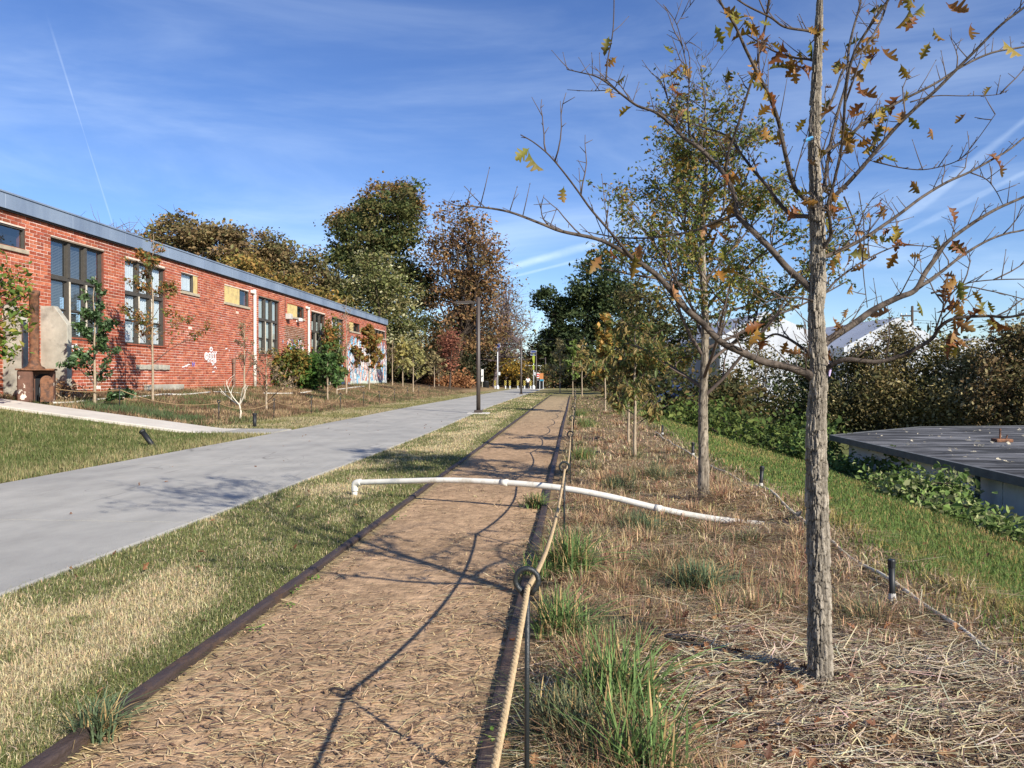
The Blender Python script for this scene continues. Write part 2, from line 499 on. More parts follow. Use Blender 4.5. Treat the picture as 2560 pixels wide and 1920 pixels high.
add_trail_marks(M_TRAIL)
trail = tag(thing('trail', 'pale grey concrete trail running past the brick building', 'trail'), kind='structure')
joints = [-6, -2.0, 2.4, 6.75, 11.2, 15.8, 20.4, 26, 32, 38, 46, 54, 64, 76, 92, 108]
for a, b in zip(joints[:-1], joints[1:]):
    mb = MB(); n = max(2, int((b - a) / 1.5)); yy = np.linspace(a + 0.011, b - 0.011, n)
    L_, R_ = -7.25 + trail_shift(yy), -3.53 + trail_shift(yy)
    Vv, Fq = [], []
    for k in range(n):
        for (x, z) in ((L_[k] - 0.0, -0.06), (L_[k], 0.012), (L_[k] + 0.02, 0.02), (R_[k] - 0.02, 0.02), (R_[k], 0.012), (R_[k], -0.06)):
            Vv.append((x, yy[k], z))
    for k in range(n - 1):
        for j in range(5): Fq.append((k * 6 + j, k * 6 + j + 1, k * 6 + 7 + j, k * 6 + 6 + j))
    mb.add(Vv, [np.array(Fq), np.array([(5, 4, 3, 2, 1, 0), tuple((n - 1) * 6 + j for j in range(6))])])
    mb.obj('slab', M_TRAIL, trail)
# asphalt-dark gap filler just under the joints
gap = MB(); yy = np.linspace(-6, 108, 60)
gv = np.concatenate([np.stack([-7.2 + trail_shift(yy), yy, yy * 0 + 0.004], 1), np.stack([-3.58 + trail_shift(yy), yy, yy * 0 + 0.004], 1)])
k = np.arange(59)
gap.add(gv, np.stack([k, k + 60, k + 61, k + 1], 1)); gap.obj('joint_filler', mat('joint', srgb(90, 88, 84), 0.9, 0.2, 20), trail)

# ---- side walk climbing to the building
walk = tag(thing('sidewalk', 'narrow pale concrete walk climbing from the trail to the brick building', 'sidewalk'), kind='structure')
M_WALK = mat('walk_concrete', srgb(196, 190, 178), 0.85, 0.1, 1.5, 0.25, 80)
wx = [-7.42, -8.75, -10.25, -11.75, -13.25, -14.75, -16.3]
for k in range(len(wx) - 1):
    mb = MB(); a, b = wx[k], wx[k + 1]
    xx = np.linspace(a - 0.005, b + 0.005, 4)
    zz = 0.125 * np.maximum(0, -9.3 - xx) + 0.022
    Vv, Fq = [], []
    for x, z in zip(xx, zz):
        for (yv, dz) in ((18.05, -0.25), (18.05, -0.015), (18.07, 0), (19.48, 0), (19.5, -0.015), (19.5, -0.25)): Vv.append((x, yv, z + dz))
    for r in range(3):
        for j in range(5): Fq.append((r * 6 + j, r * 6 + 6 + j, r * 6 + 7 + j, r * 6 + j + 1))
    mb.add(Vv, [np.array(Fq), np.array([(0, 1, 2, 3, 4, 5), (23, 22, 21, 20, 19, 18)])])
    mb.obj('slab', M_TRAIL if k == 0 else M_WALK, walk)


# ------------------------------------------------------------------ the two rails
def rail(x0, label, seed):
    t = thing('rail', label, 'rail', (x0, 0, 0), 'old rails sunk in the ground')
    prof = [(-0.033, -0.06), (-0.033, 0.014), (-0.029, 0.022), (-0.018, 0.026), (0.018, 0.026), (0.029, 0.022), (0.033, 0.014), (0.033, -0.06)]
    edges = [-2.0, 9.9, 21.8, 33.7, 45.6, 60.0]
    for a, b in zip(edges[:-1], edges[1:]):
        yy = np.arange(a + 0.004, b, 0.08); n = len(yy); Vv = []
        dz = (fbm(yy * 0.4, yy * 0 + seed, seed) - 0.5) * 0.035; dx = (fbm(yy * 0.25, yy * 0 + 9, seed + 3) - 0.5) * 0.03
        for k in range(n):
            j = (vnoise(np.arange(8) * 1.3 + 2, np.full(8, yy[k] * 9), seed + 5) - 0.5) * 0.008
            for (p, q), jj in zip(prof, j): Vv.append((x0 + p + dx[k] + jj, yy[k], q + dz[k] + jj * .5 + 0.014))
        Fq = [(k * 8 + i_, k * 8 + i_ + 1, k * 8 + 9 + i_, k * 8 + 8 + i_) for k in range(n - 1) for i_ in range(7)]
        mb = MB().add(Vv, [np.array(Fq), np.array([tuple(range(7, -1, -1)), tuple(range((n - 1) * 8, n * 8))])])
        mb.obj('rail_length', M_RUSTRAIL, t)
    return t


rail(-1.815, 'rusty old rail between the tan verge and the bare straw strip', 4)
rail(-0.305, 'rusty old rail half hidden by grass clumps beside the rope fence', 8)

# ------------------------------------------------------------------ grass, straw and litter
rng = np.random.default_rng(11)


def scatter(n, test, r0=1.6, r1=60, half=46):
    """points spread round the camera, thinning with distance, kept where test() says so"""
    out = []
    tot = 0
    while tot < n:
        m = n * 3
        r = np.exp(rng.uniform(math.log(r0), math.log(r1), m)); a = np.radians(rng.uniform(-half, half, m)) - YAW
        x, y = r * np.sin(a), r * np.cos(a)
        k = test(x, y); p = np.stack([x[k], y[k]], 1); out.append(p); tot += len(p)
    return np.concatenate(out)[:n]


def blades(name, p, h, w, col, lean=0.5, mat_=M_GRASS, kind='stuff', label=None, cat=None, z=None, parent=None, curl=0.6, three=True, ang=None):
    n = len(p); h = np.broadcast_to(h, (n,)); w = np.broadcast_to(w, (n,))
    a = rng.uniform(0, 2 * math.pi, n) if ang is None else ang; d = np.stack([np.cos(a), np.sin(a)], 1)
    f = a + rng.normal(math.pi / 2, 0.5, n); s = np.stack([np.cos(f), np.sin(f)], 1) * w[:, None] * 0.5
    ln = np.abs(rng.normal(0, lean, n)) + 0.05
    zb = (gz(p[:, 0], p[:, 1]) if z is None else z) - 0.004
    b = np.concatenate([p, zb[:, None]], 1)
    m1 = b + np.concatenate([d * (h * ln * 0.35)[:, None], (h * 0.55 / np.sqrt(1 + ln ** 2 * 0.4))[:, None]], 1)
    tp = b + np.concatenate([d * (h * ln * (0.8 + curl))[:, None], (h * (1.0 - curl * 0.35 * np.minimum(ln, 1.2)) / np.sqrt(1 + ln ** 2))[:, None]], 1)
    s3 = np.concatenate([s, np.zeros((n, 1))], 1)
    if three:
        Vv = np.stack([b - s3, b + s3, m1 - s3 * .8, m1 + s3 * .8, tp], 1).reshape(-1, 3); k = np.arange(n)[:, None] * 5
        F = (k[:, :, None] + np.array([[0, 1, 3], [0, 3, 2], [2, 3, 4]])[None]).reshape(-1, 3); rep = 5
    else:
        Vv = np.stack([b - s3, b + s3, tp], 1).reshape(-1, 3); F = np.arange(n * 3).reshape(-1, 3); rep = 3
    o = mk(name, Vv, F, mat_, parent, np.repeat(col, rep, 0))
    if parent is None: tag(o, label, cat, kind=kind)
    else: o['kind'] = 'stuff'
    return o


def jitter(c, n, s=0.18):
    return np.clip(c * (1 + rng.normal(0, s, (n, 1))) * (1 + rng.normal(0, s * 0.3, (n, 3))), 0.004, 0.9)


in_trail = lambda x, y: (x > -7.27 + trail_shift(y)) & (x < -3.5 + trail_shift(y))
# verge between trail and rail
p = scatter(185000, lambda x, y: (x > -3.535 - .07 * fbm(y * 3, x * 0, 12) * (rng.random(len(x)) < .5) + trail_shift(y)) & (x < -1.80), 2.2, 70)
d = np.hypot(p[:, 0], p[:, 1]); g = lawn_mix(p[:, 0], p[:, 1]); pick = rng.random(len(p)) < g * 0.8 + 0.06
col = np.where(pick[:, None], C_GREEN * 0.85 + C_TANG * 0.18, C_STRAW * 0.95)
blades('verge_grass', p, rng.uniform(0.022, 0.055, len(p)) * (1 + 0.012 * d), 0.0022 * (1 + 0.19 * d), jitter(col, len(p), .24), 0.8, label='short straw coloured and green grass between trail and rail', cat='grass')
# lawn on the left of the trail below the walk, and the verge strip along the bed
p = scatter(70000, lambda x, y: (x < -7.25 + trail_shift(y)) & (x > -16) & (y < 17.95) & (y > 3), 8, 24)
d = np.hypot(p[:, 0], p[:, 1]); n = fbm(p[:, 0] * 1.3, p[:, 1] * 1.3, 71)
edge = 1 - sstep(-p[:, 0] + (n - .5) * 1.2, 7.6, 8.7)
pick = rng.random(len(p)) < sstep(n, 0.42, 0.6) * 0.45 + 0.1 + edge * 0.55
col = np.where(pick[:, None], C_TANG * 0.8 + C_STRAW * 0.08, C_GREEN * 0.9)
blades('lawn_grass', p, rng.uniform(0.05, 0.12, len(p)), 0.016, jitter(col, len(p)), 0.5, three=False, label='green and tan lawn below the climbing concrete walk', cat='grass')
p = scatter(60000, lambda x, y: (x < -7.25 + trail_shift(y)) & (x > -9.9) & (y > 19.6), 19, 75)
n = fbm(p[:, 0] * 1.1, p[:, 1] * 0.5, 72); col = np.where((n > 0.5)[:, None], C_TANG * 0.95, C_STRAW * 0.75)
gk = rng.random(len(p)) < 0.3; col[gk] = C_GREEN * 0.8
blades('bed_edge_grass', p, rng.uniform(0.04, 0.09, len(p)), 0.022, jitter(col, len(p)), 0.5, three=False, label='tan mown grass strip between trail and left rope fence', cat='grass')
# dead grass in the left planting bed
p = scatter(80000, lambda x, y: (x < -9.7) & (x > -16.6 - 0.0164 * (y - 20.8)) & (y > 19.6) & (y < 72), 20, 80)
n = fbm(p[:, 0] * 0.8, p[:, 1] * 0.8, 73); n2 = fbm(p[:, 0] * 2.2, p[:, 1] * 1.2, 74)
col = np.where((n2 > 0.52)[:, None], C_BEDT * 0.9, C_BED * 1.0); gk = rng.random(len(p)) < sstep(n, 0.48, 0.62) * 0.7 + 0.05
col[gk] = np.array(srgb(96, 104, 66))
blades('left_bed_grass', p, rng.uniform(0.05, 0.2, len(p)) * (0.6 + 0.9 * n), 0.024, jitter(col, len(p)), 0.8, three=False, label='dead brown grass and weeds covering the bed before the brick wall', cat='ground cover')
p = np.stack([rng.uniform(-14.2, -10.6, 6000), rng.uniform(20.1, 21.3, 6000)], 1); n = fbm(p[:, 0] * 1.5, p[:, 1] * 2, 75); p = p[n > 0.4]
blades('sedge_patch', p, rng.uniform(0.1, 0.26, len(p)), 0.02, jitter(np.array(srgb(92, 108, 72)), len(p)), 0.6, three=False, label='grey green sedge patch along the upper edge of the walk', cat='grass')
# dead bunch grass of the right bed
p = scatter(125000, lambda x, y: (x > -0.2) & (x < 2.35) & (np.hypot(x - 1.08, y - 3.2) > 0.55 + 0.5 * fbm(x * 3, y * 3, 5)), 1.7, 60)
d = np.hypot(p[:, 0], p[:, 1]); n = fbm(p[:, 0] * 1.7, p[:, 1] * 1.3, 76); n2 = fbm(p[:, 0] * 5, p[:, 1] * 5, 77)
col = np.where((rng.random(len(p)) < .25 + .5 * n2)[:, None], np.array(srgb(196, 174, 138)), np.array(srgb(138, 116, 92)))
gk = rng.random(len(p)) < sstep(n, 0.5, 0.66) * 0.5 + 0.05 + 0.45 * sstep(p[:, 1], 16, 30); col[gk] = np.array(srgb(110, 112, 66))
blades('bed_grass', p, rng.uniform(0.03, 0.12, len(p)) * (0.35 + 1.1 * sstep(n2, .35, .7)) * np.where(p[:, 1] < 4.6, 0.75, 1), 0.0034 * (1 + 0.2 * d), jitter(col, len(p), 0.28), 1.9, label='dead brown bunch grass covering the bed right of the rope', cat='ground cover')
# tussocks of dead bunch grass standing in it
tc_ = scatter(230, lambda x, y: (x > -0.05) & (x < 2.0) & (np.hypot(x - 1.08, y - 3.2) > 1.0), 2.3, 30); m_t = 150
tt_ = np.repeat(np.arange(230), m_t); off_ = rng.normal(0, 1, (len(tt_), 2)); sz_ = np.repeat(rng.uniform(.5, 1.25, 230), m_t)
p = tc_[tt_] + off_ * .05 * sz_[:, None]; d = np.hypot(p[:, 0], p[:, 1]); tone = np.repeat(rng.random(230), m_t)
col = np.where((rng.random(len(p)) < .55)[:, None], np.array(srgb(192, 164, 126)), np.array(srgb(150, 116, 92)))
gk = rng.random(len(p)) < np.where(tone > .72, .65, .06); col[gk] = np.array(srgb(104, 112, 78))
blades('dead_tussocks', p, rng.uniform(.07, .2, len(p)) * sz_, 0.0022 * (1 + .2 * d), jitter(col, len(p), .25), 1.1, label='rounded tussocks of dead and greying grass in the right bed', cat='grass', ang=np.arctan2(off_[:, 1], off_[:, 0]) + rng.normal(0, .5, len(p)))
# green slope on the right
p = scatter(110000, lambda x, y: (x > 1.9) & (x < 9) & (rng.random(len(x)) < sstep(x, 1.85, 2.6)), 3.0, 60)
d = np.hypot(p[:, 0], p[:, 1]); n = fbm(p[:, 0] * 0.9, p[:, 1] * 0.7, 78); n2 = fbm(p[:, 0] * 4, p[:, 1] * 4, 79)
pick = rng.random(len(p)) < 0.16 + 0.55 * sstep(n * .6 + n2 * .4, 0.5, 0.66)
col = np.where(pick[:, None], np.array(srgb(158, 140, 88)), np.array(srgb(100, 120, 60)))
blades('slope_grass', p, rng.uniform(0.04, 0.11, len(p)) * (0.7 + 0.8 * n), 0.0036 * (1 + 0.2 * d), jitter(col, len(p)), 0.6, label='bright green grass on the slope down to the low building', cat='grass')


def straws(name, p, L, w, col, label, cat, lift=0.03, ang=None):
    n = len(p); a = rng.uniform(0, 2 * math.pi, n) if ang is None else ang
    d = np.stack([np.cos(a), np.sin(a), rng.normal(0, 0.10, n)], 1); s = np.stack([-np.sin(a), np.cos(a), np.zeros(n)], 1)
    c = np.concatenate([p, (gz(p[:, 0], p[:, 1]) + rng.uniform(0.002, lift, n))[:, None]], 1)
    bend = s * (rng.normal(0, 0.06, n) * L)[:, None]
    A, B, Cc = c - d * (L / 2)[:, None], c + bend + np.array([0, 0, 0.002]), c + d * (L / 2)[:, None]
    s = s * (w / 2)[:, None]; up = np.array([0, 0, 1.0]) * (w * 0.35)[:, None]
    Vv = np.stack([A - s, A + s, B - s + up, B + s + up, Cc - s * .6, Cc + s * .6], 1).reshape(-1, 3); k = np.arange(n)[:, None] * 6
    F = (k[:, :, None] + np.array([[0, 1, 3, 2], [2, 3, 5, 4]])[None]).reshape(-1, 4)
    return tag(mk(name, Vv, F, M_STRAW, col=np.repeat(col, 6, 0)), label, cat, kind='stuff')


# straw and wood chips on the bare strip
p = scatter(8500, lambda x, y: (x > -1.77) & (x < -0.35) & (rng.random(len(x)) < 0.10 + 1.0 * sstep(fbm(x * 1.6, y * 1.4, 80) + .22 * sstep(np.abs(x + 1.05), .3, .7), 0.5, 0.66)), 2.0, 40)
d = np.hypot(p[:, 0], p[:, 1]); n = len(p); dk = rng.random(n) < 0.42
col = np.where(dk[:, None], np.array(srgb(112, 90, 70)), np.array(srgb(206, 180, 136)))
straws('strip_straw', p, np.where(dk, rng.uniform(0.01, 0.05, n), rng.gamma(1.6, 0.032, n) + 0.012), np.where(dk, rng.uniform(0.003, 0.008, n), rng.uniform(0.0018, 0.004, n)) * (1 + 0.1 * d),
       jitter(col, n, 0.2), 'straw and wood chips strewn over the bare strip between the rails', 'straw', 0.012, np.where(rng.random(n) < 0.6, rng.normal(0.25, 0.5, n), rng.uniform(0, 6.28, n)))
# straw mulch around the near oak and between the clumps
pa = rng.normal([1.12, 3.15], [0.55, 0.5], (11000, 2)); pa = pa[rng.random(len(pa)) < .15 + sstep(fbm(pa[:, 0] * 4, pa[:, 1] * 4, 33), .42, .62)]; pb = scatter(9000, lambda x, y: (x > -0.2) & (x < 2.2), 1.6, 14)
p = np.concatenate([pa, pb]); p = p[(p[:, 0] > -0.2) & (p[:, 1] > 1.4) & (np.hypot(p[:, 0] - 1.06, p[:, 1] - 3.35) > 0.07)]; n = len(p); dk = rng.random(n) < 0.4
col = np.where(dk[:, None], np.array(srgb(112, 92, 74)), np.array(srgb(208, 190, 156)))
straws('mulch_straw', p, rng.gamma(2.2, 0.07, n) + 0.03, rng.uniform(0.0018, 0.0055, n), jitter(col, n, 0.26), 'long pale straw mulch heaped around the near oak trunk', 'straw', 0.05,
       np.where(rng.random(n) < 0.55, rng.normal(0.35, 0.45, n), rng.uniform(0, 6.28, n)))
p = rng.normal([1.75, 8.25], [0.6, 0.55], (3500, 2)); p = p[(p[:, 0] > 0.3) & (p[:, 0] < 3)]; n = len(p)
straws('far_mulch_straw', p, rng.gamma(2.2, 0.05, n) + 0.03, rng.uniform(0.003, 0.008, n), jitter(np.array(srgb(196, 164, 124)), n, 0.25), 'reddish straw mulch mounded at the second oak', 'straw', 0.03)


# ---- oak leaf shapes
def oak_leaf(seed, lobes=3, length=1.0):
    r = random.Random(seed)
    side = [(0.0, 0.012), (0.12, 0.03)]
    for k in range(lobes):
        t = 0.22 + 0.62 * k / lobes
        wd = (0.20, 0.30, 0.22)[k % 3] * r.uniform(0.85, 1.2)
        side += [(t, 0.10), (t + 0.07, wd), (t + 0.13, wd * 0.9), (t + 0.18, 0.09)]
    side += [(0.9, 0.10), (1.0, 0.0)]
    fold, cup, tw = r.uniform(0.2, 0.85), r.uniform(-1.0, 0.9), r.uniform(-0.8, 0.8)
    ctr = [(t, 0.0) for t, _ in side]
    V, n = [], len(side)
    for sgn in (1, -1):
        for (t, wv) in side:
            zz = fold * abs(wv) + cup * (t - 0.4) ** 2 + tw * sgn * wv * t + r.uniform(-0.015, 0.015)
            V.append((t * length, sgn * wv, zz))
    for (t, _) in side: V.append((t * length, 0, cup * (t - 0.4) ** 2))
    F = []
    for k in range(n - 1):
        F += [(k, k + 1, 2 * n + k + 1, 2 * n + k), (n + k, 2 * n + k, 2 * n + k + 1, n + k + 1)]
    return np.array(V), np.array(F)


def long_leaf(seed):
    r = random.Random(seed); ts = np.linspace(0, 1, 6); wv = 0.16 * np.sin(np.pi * np.clip(ts, 0.02, 0.985)) ** 0.8
    cup, fold = r.uniform(-0.7, -0.2), r.uniform(0.2, 0.6)
    V = [(t, s * w, fold * w + cup * t * t * 0.5) for s in (1, -1) for t, w in zip(ts, wv)] + [(t, 0, cup * t * t * 0.5) for t in ts]
    F = []
    for k in range(5): F += [(k, k + 1, 13 + k, 12 + k), (6 + k, 12 + k, 13 + k, 7 + k)]
    return np.array(V), np.array(F)


def rot_from(dirv, roll):
    d = Vector(dirv).normalized(); q = d.to_track_quat('X', 'Z')
    return (q.to_matrix() @ Matrix.Rotation(roll, 3, 'X'))


def leaf_mass(items, shapes, cols):
    """items: (pos, dir, roll, size, colour index) joined into one mesh"""
    mb = MB()
    for (p, d, roll, s, ci) in items:
        V, F = shapes[ci % len(shapes)]; m = np.array(rot_from(d, roll)) * s
        mb.add(V @ m.T + np.array(p), F, cols[ci])
    return mb


# fallen leaves
shapes = [oak_leaf(s) for s in range(6)]
mb = MB(); r_ = random.Random(5)
lp = [(r_.uniform(-0.15, 2.3), math.exp(r_.uniform(math.log(1.7), math.log(12)))) for _ in range(420)]
lp += [(r_.gauss(0.55, 0.35), r_.gauss(2.9, 0.7)) for _ in range(330)] + [(r_.gauss(0.1, 0.12), r_.uniform(1.7, 3.4)) for _ in range(90)]
lp += [(r_.uniform(-3.5, -1.9), r_.uniform(2.6, 12)) for _ in range(26)] + [(r_.uniform(2.2, 6), r_.uniform(4, 14)) for _ in range(200)] + [(r_.uniform(-7.2, -3.6), r_.uniform(5, 30)) for _ in range(34)]
for (x, yv) in lp:
    if yv < 1.3 or math.hypot(x - 1.06, yv - 3.35) < 0.1: continue
    c = np.array(random.Random(x).choice([srgb(118, 78, 54), srgb(142, 100, 70), srgb(94, 62, 46), srgb(160, 122, 86)]))
    V, F = shapes[int(abs(x) * 97) % 6]; m = np.array(rot_from((r_.uniform(-1, 1), r_.uniform(-1, 1), r_.uniform(-0.5, 0.6)), r_.uniform(-1.4, 1.4))) * r_.uniform(0.04, 0.075)
    mb.add(V @ m.T + np.array((x, yv, gz1(x, yv) + r_.uniform(0.015, 0.05))), F, c)
tag(mb.obj('fallen_leaves', M_LEAF), 'brown oak leaves fallen over the bed and slope', 'leaves', kind='stuff')


# ---- green strap-leaved clumps along the right rail
def clump(x, y, rad, hgt, n, c, label, dead=0.24, wid=0.007, name='grass_clump'):
    t = thing(name, label, 'grass clump', (x, y, gz1(x, y)), 'green grass clumps in the bed')
    mb = MB()
    wid *= .62
    for k in range(int(n * 2.1)):
        a = rng.uniform(0, 6.283); lean = abs(rng.normal(0.6, 0.45)); L = hgt * rng.uniform(0.45, 1.15)
        b = np.array([x + rng.normal(0, rad * .35), y + rng.normal(0, rad * .35), 0]); b[2] = gz1(b[0], b[1]) - 0.01
        d = np.array([math.cos(a), math.sin(a), 0]); s = np.array([-math.sin(a), math.cos(a), 0]) * wid * rng.uniform(0.5, 1.1)
        ts = np.array([0, 0.3, 0.6, 0.85, 1.0])
        px = [b + d * (lean * L * tt ** 1.7) + np.array([0, 0, L * (tt - 0.33 * lean * tt ** 2.6)]) for tt in ts]
        wv = [0.75, 1, 0.85, 0.5]
        V = []
        for q, w in zip(px[:4], wv): V += [q - s * w, q + s * w + np.array([0, 0, wid * .3])]
        V.append(px[4])
        cc = c if rng.random() > dead else np.array(srgb(176, 150, 104))
        mb.add(V, [np.array([(0, 1, 3, 2), (2, 3, 5, 4), (4, 5, 7, 6)]), np.array([(6, 7, 8)])], np.clip(cc * (1 + rng.normal(0, 0.22)), 0, 1))
    mb.obj('blades', M_GRASS, t)['kind'] = 'stuff'


GC, GB, GG = np.array(srgb(104, 128, 74)), np.array(srgb(100, 116, 84)), np.array(srgb(114, 120, 88))
for (u, v, rad, h, n, c, lab) in (
        (1400, 1600, 0.16, 0.30, 150, GC, 'green grass clump just behind the nearest rope post'),
        (1535, 1800, 0.20, 0.36, 190, GC, 'tall green strap leaved clump left of the near oak'),
        (1420, 1860, 0.16, 0.22, 260, GG, 'fine grey green tuft right of the nearest rope post foot'),
        (1600, 1960, 0.16, 0.36, 90, GC, 'green clump cut by the lower edge of the picture'),
        (1425, 1440, 0.20, 0.36, 220, GC, 'dense green clump at the foot of the second rope post'),
        (1345, 1450, 0.14, 0.20, 90, GC, 'low green clump hanging over the rail below the second post'),
        (1745, 1480, 0.20, 0.24, 240, GB, 'blue green tuft in dead grass left of the oak trunk'),
        (1600, 1330, 0.20, 0.22, 200, GB, 'blue green tuft just below the white pipe'),
        (1540, 1225, 0.22, 0.24, 200, GB, 'blue green tuft just above the white pipe'),
        (1640, 1200, 0.22, 0.22, 160, GG, 'faded tuft left of the second oak'),
        (250, 1840, 0.10, 0.17, 150, GB, 'lone dark tuft growing over the left rail in the foreground'),
        (1340, 1270, 0.14, 0.20, 90, GC, 'small green clump at the rail under the white pipe'),
        (1455, 1150, 0.25, 0.26, 160, GC, 'green clump by the third rope post'),
        (1450, 1040, 0.4, 0.32, 220, GC, 'green clump by the fourth rope post'),
        (1465, 1068, 0.4, 0.32, 200, GC, 'green clump between the third and fourth rope posts')):
    q = G(u, v); clump(q.x, q.y, rad, h, n, c, lab, wid=0.0055 if c is not GC else 0.0075)


# ---- small weeds along the left rail
def weed(x, y, s, label):
    t = thing('weed', label, 'weed', (x, y, gz1(x, y)), 'weeds along the rails'); mb = MB()
    for k in range(16):
        a = rng.uniform(0, 6.283); rr = s * rng.uniform(0.2, 1.0); c0 = np.array([x + rr * math.cos(a), y + rr * math.sin(a), gz1(x, y) + rng.uniform(0.01, s * 0.7)])
        m = np.array(rot_from((math.cos(a), math.sin(a), rng.uniform(-0.2, 0.5)), rng.normal(0, 0.4)))
        lv = np.array([(0, 0, 0), (0.4, 0.35, 0.08), (1, 0, 0.0), (0.4, -0.35, 0.08)]) * s * 0.5
        mb.add(lv @ m.T + c0, np.array([(0, 1, 2, 3)]), np.array(srgb(112, 146, 62)) * rng.uniform(0.8, 1.2))
    mb.obj('leaves', M_LEAF, t)


for u, v, s, lab in ((780, 1452, .05, 'small weed on the left rail below the pipe elbow'), (735, 1480, .045, 'second weed down the left rail'), (640, 1580, .04, 'pale weed lying in straw inside the left rail'),
                     (720, 1520, .035, 'tiny weed on the straw side of the left rail'), (295, 1780, .05, 'broad leaved weed by the foreground tuft on the left rail'), (1075, 1212, .08, 'weed where the white pipe crosses the left rail'),
                     (1000, 1300, .06, 'weed on the left rail just below the white pipe'), (1240, 1860, .05, 'weed on the right rail beside the rope in the foreground'), (1560, 1455, .07, 'broad pale leaf rosette in the middle of the bed')):
    q = G(u, v); weed(q.x, q.y, s, lab)
# ------------------------------------------------------------------ brick building
A2, B2 = Vector((-16.6, 20.8)), Vector((-17.4, 69.5))
WT = (B2 - A2).normalized(); WN = Vector((WT.y, -WT.x)); WLEN = (B2 - A2).length
bld = thing('brick_building', 'long red brick building with grey metal fascia left of the trail', 'building', (A2.x, A2.y, 0), rz=math.atan2(WT.y, WT.x))


def W(u, v, out=0.0):
    """point of the photograph on the facade -> (s along the wall, z)"""
    d = ray(u, v); o = A2 + WN * out
    k = (o.x * WN.x + o.y * WN.y) / (d.x * WN.x + d.y * WN.y)
    h = Vector((d.x * k, d.y * k)); return (h - A2).dot(WT), EYE + d.z * k


def bobj(mb, name, m, parent=None, smooth=False):
    return mb.obj(name, m, parent or bld, smooth, world=False)


S0, S1, ZB, ZT = -9.0, WLEN, 0.55, 6.30
# openings: (kind, s0, s1, z0, z1)
def rect(u0, u1, vt, vb, ut=None, ub=None):
    s0, _ = W(u0, 700); s1, _ = W(u1, 700)
    _, zt = W(ut if ut is not None else u0, vt); _, zb = W(ub if ub is not None else (u0 + u1) / 2, vb)
    return s0, s1, zb, zt


OPEN = []
s1_ = W(64, 600)[0]; OPEN.append(('single', s1_ - 2.6, s1_, W(64, 626)[1], W(64, 573)[1]))
OPEN.append(('tall', *rect(127, 260, 589, 848)))
OPEN.append(('tall', *rect(312, 413, 643, 865)))
OPEN.append(('small', *rect(453, 495, 680, 731)))
OPEN.append(('small', *rect(561, 622, 712, 761)))
OPEN.append(('tall', *rect(646, 698, 738, 889)))
OPEN.append(('small', *rect(718, 760, 757, 793)))
OPEN.append(('tall', *rect(778, 813, 777, 905)))
OPEN.append(('tall', *rect(829, 858.5, 791, 905)))
OPEN.append(('small', *rect(872.6, 899, 803, 829)))
OPEN.append(('four', *rect(931, 962.6, 821, 844)))
GLASSFRAC = {3: (0.0, 0.74), 4: (0.62, 1.0), 6: (0.60, 1.0), 9: (0.42, 1.0)}
COURSE, BLEN, JT = 0.110, 0.325, 0.018
M_BRICK = mat('brick', attr=True, rough=0.9, var=0.22, scale=7, bump=0.5, bscale=60, spec=0.15)
M_MORTAR = mat('mortar', srgb(216, 190, 170), 0.95, 0.15, 2.5, 0.4, 50, color2=srgb(240, 230, 218), mixlo=0.48, mixhi=0.62, mixscale=0.4, spec=0.1)
# mortar bed with holes at the openings
sb = sorted(set([S0, S1] + [o[1] for o in OPEN] + [o[2] for o in OPEN])); zb = sorted(set([ZB, ZT] + [o[3] for o in OPEN] + [o[4] for o in OPEN]))
mb = MB()
for a, b in zip(sb[:-1], sb[1:]):
    for c, d in zip(zb[:-1], zb[1:]):
        ms, mz = (a + b) / 2, (c + d) / 2
        if any(o[1] < ms < o[2] and o[3] < mz < o[4] for o in OPEN): continue
        mb.add([(a, 0.005, c), (b, 0.005, c), (b, 0.005, d), (a, 0.005, d)], np.array([(0, 1, 2, 3)]))
mb_wall = mb; mb = MB()
# reveals of the openings
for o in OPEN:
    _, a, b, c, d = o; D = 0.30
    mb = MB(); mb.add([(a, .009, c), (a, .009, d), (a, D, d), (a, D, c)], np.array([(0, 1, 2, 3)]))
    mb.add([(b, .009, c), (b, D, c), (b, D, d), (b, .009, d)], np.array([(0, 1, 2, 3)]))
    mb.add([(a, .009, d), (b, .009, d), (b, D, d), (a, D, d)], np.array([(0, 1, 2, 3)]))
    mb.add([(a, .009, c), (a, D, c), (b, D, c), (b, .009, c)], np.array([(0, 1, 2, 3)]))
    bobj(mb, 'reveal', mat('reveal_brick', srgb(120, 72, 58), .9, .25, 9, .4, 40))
mb = mb_wall
# end wall and back
mb.add([(S1, .009, ZB), (S1, 14, ZB), (S1, 14, ZT), (S1, .009, ZT)], np.array([(0, 1, 2, 3)]))
mb.add([(S0, .009, ZB), (S0, .009, ZT), (S0, 14, ZT), (S0, 14, ZB)], np.array([(0, 1, 2, 3)]))
wall = bobj(mb, 'wall', M_MORTAR)

infill = rect(712, 760, 812, 851)
BR = np.random.default_rng(3)
bricks = []
nz = int((ZT - ZB) / COURSE)
for r in range(nz):
    z0 = ZB + r * COURSE; z1 = z0 + COURSE - JT
    s = S0 + (0 if r % 2 else -BLEN / 2)
    cuts = [(o[1], o[2]) for o in OPEN if o[3] < z1 - 0.03 and o[4] > z0 + 0.03]
    hdr = (r % 7 == 3)
    step = BLEN * (0.5 if hdr else 1)
    while s < S1:
        a, b = max(s, S0), min(s + step - JT, S1); s += step
        segs = [(a, b)]
        for (c, d) in cuts:
            ns = []
            for (p_, q_) in segs:
                if q_ <= c or p_ >= d: ns.append((p_, q_))
                else:
                    if p_ < c - 0.03: ns.append((p_, c))
                    if q_ > d + 0.03: ns.append((d, q_))
            segs = ns
        for (p_, q_) in segs:
            if q_ - p_ > 0.03: bricks.append((p_, q_, z0, z1))
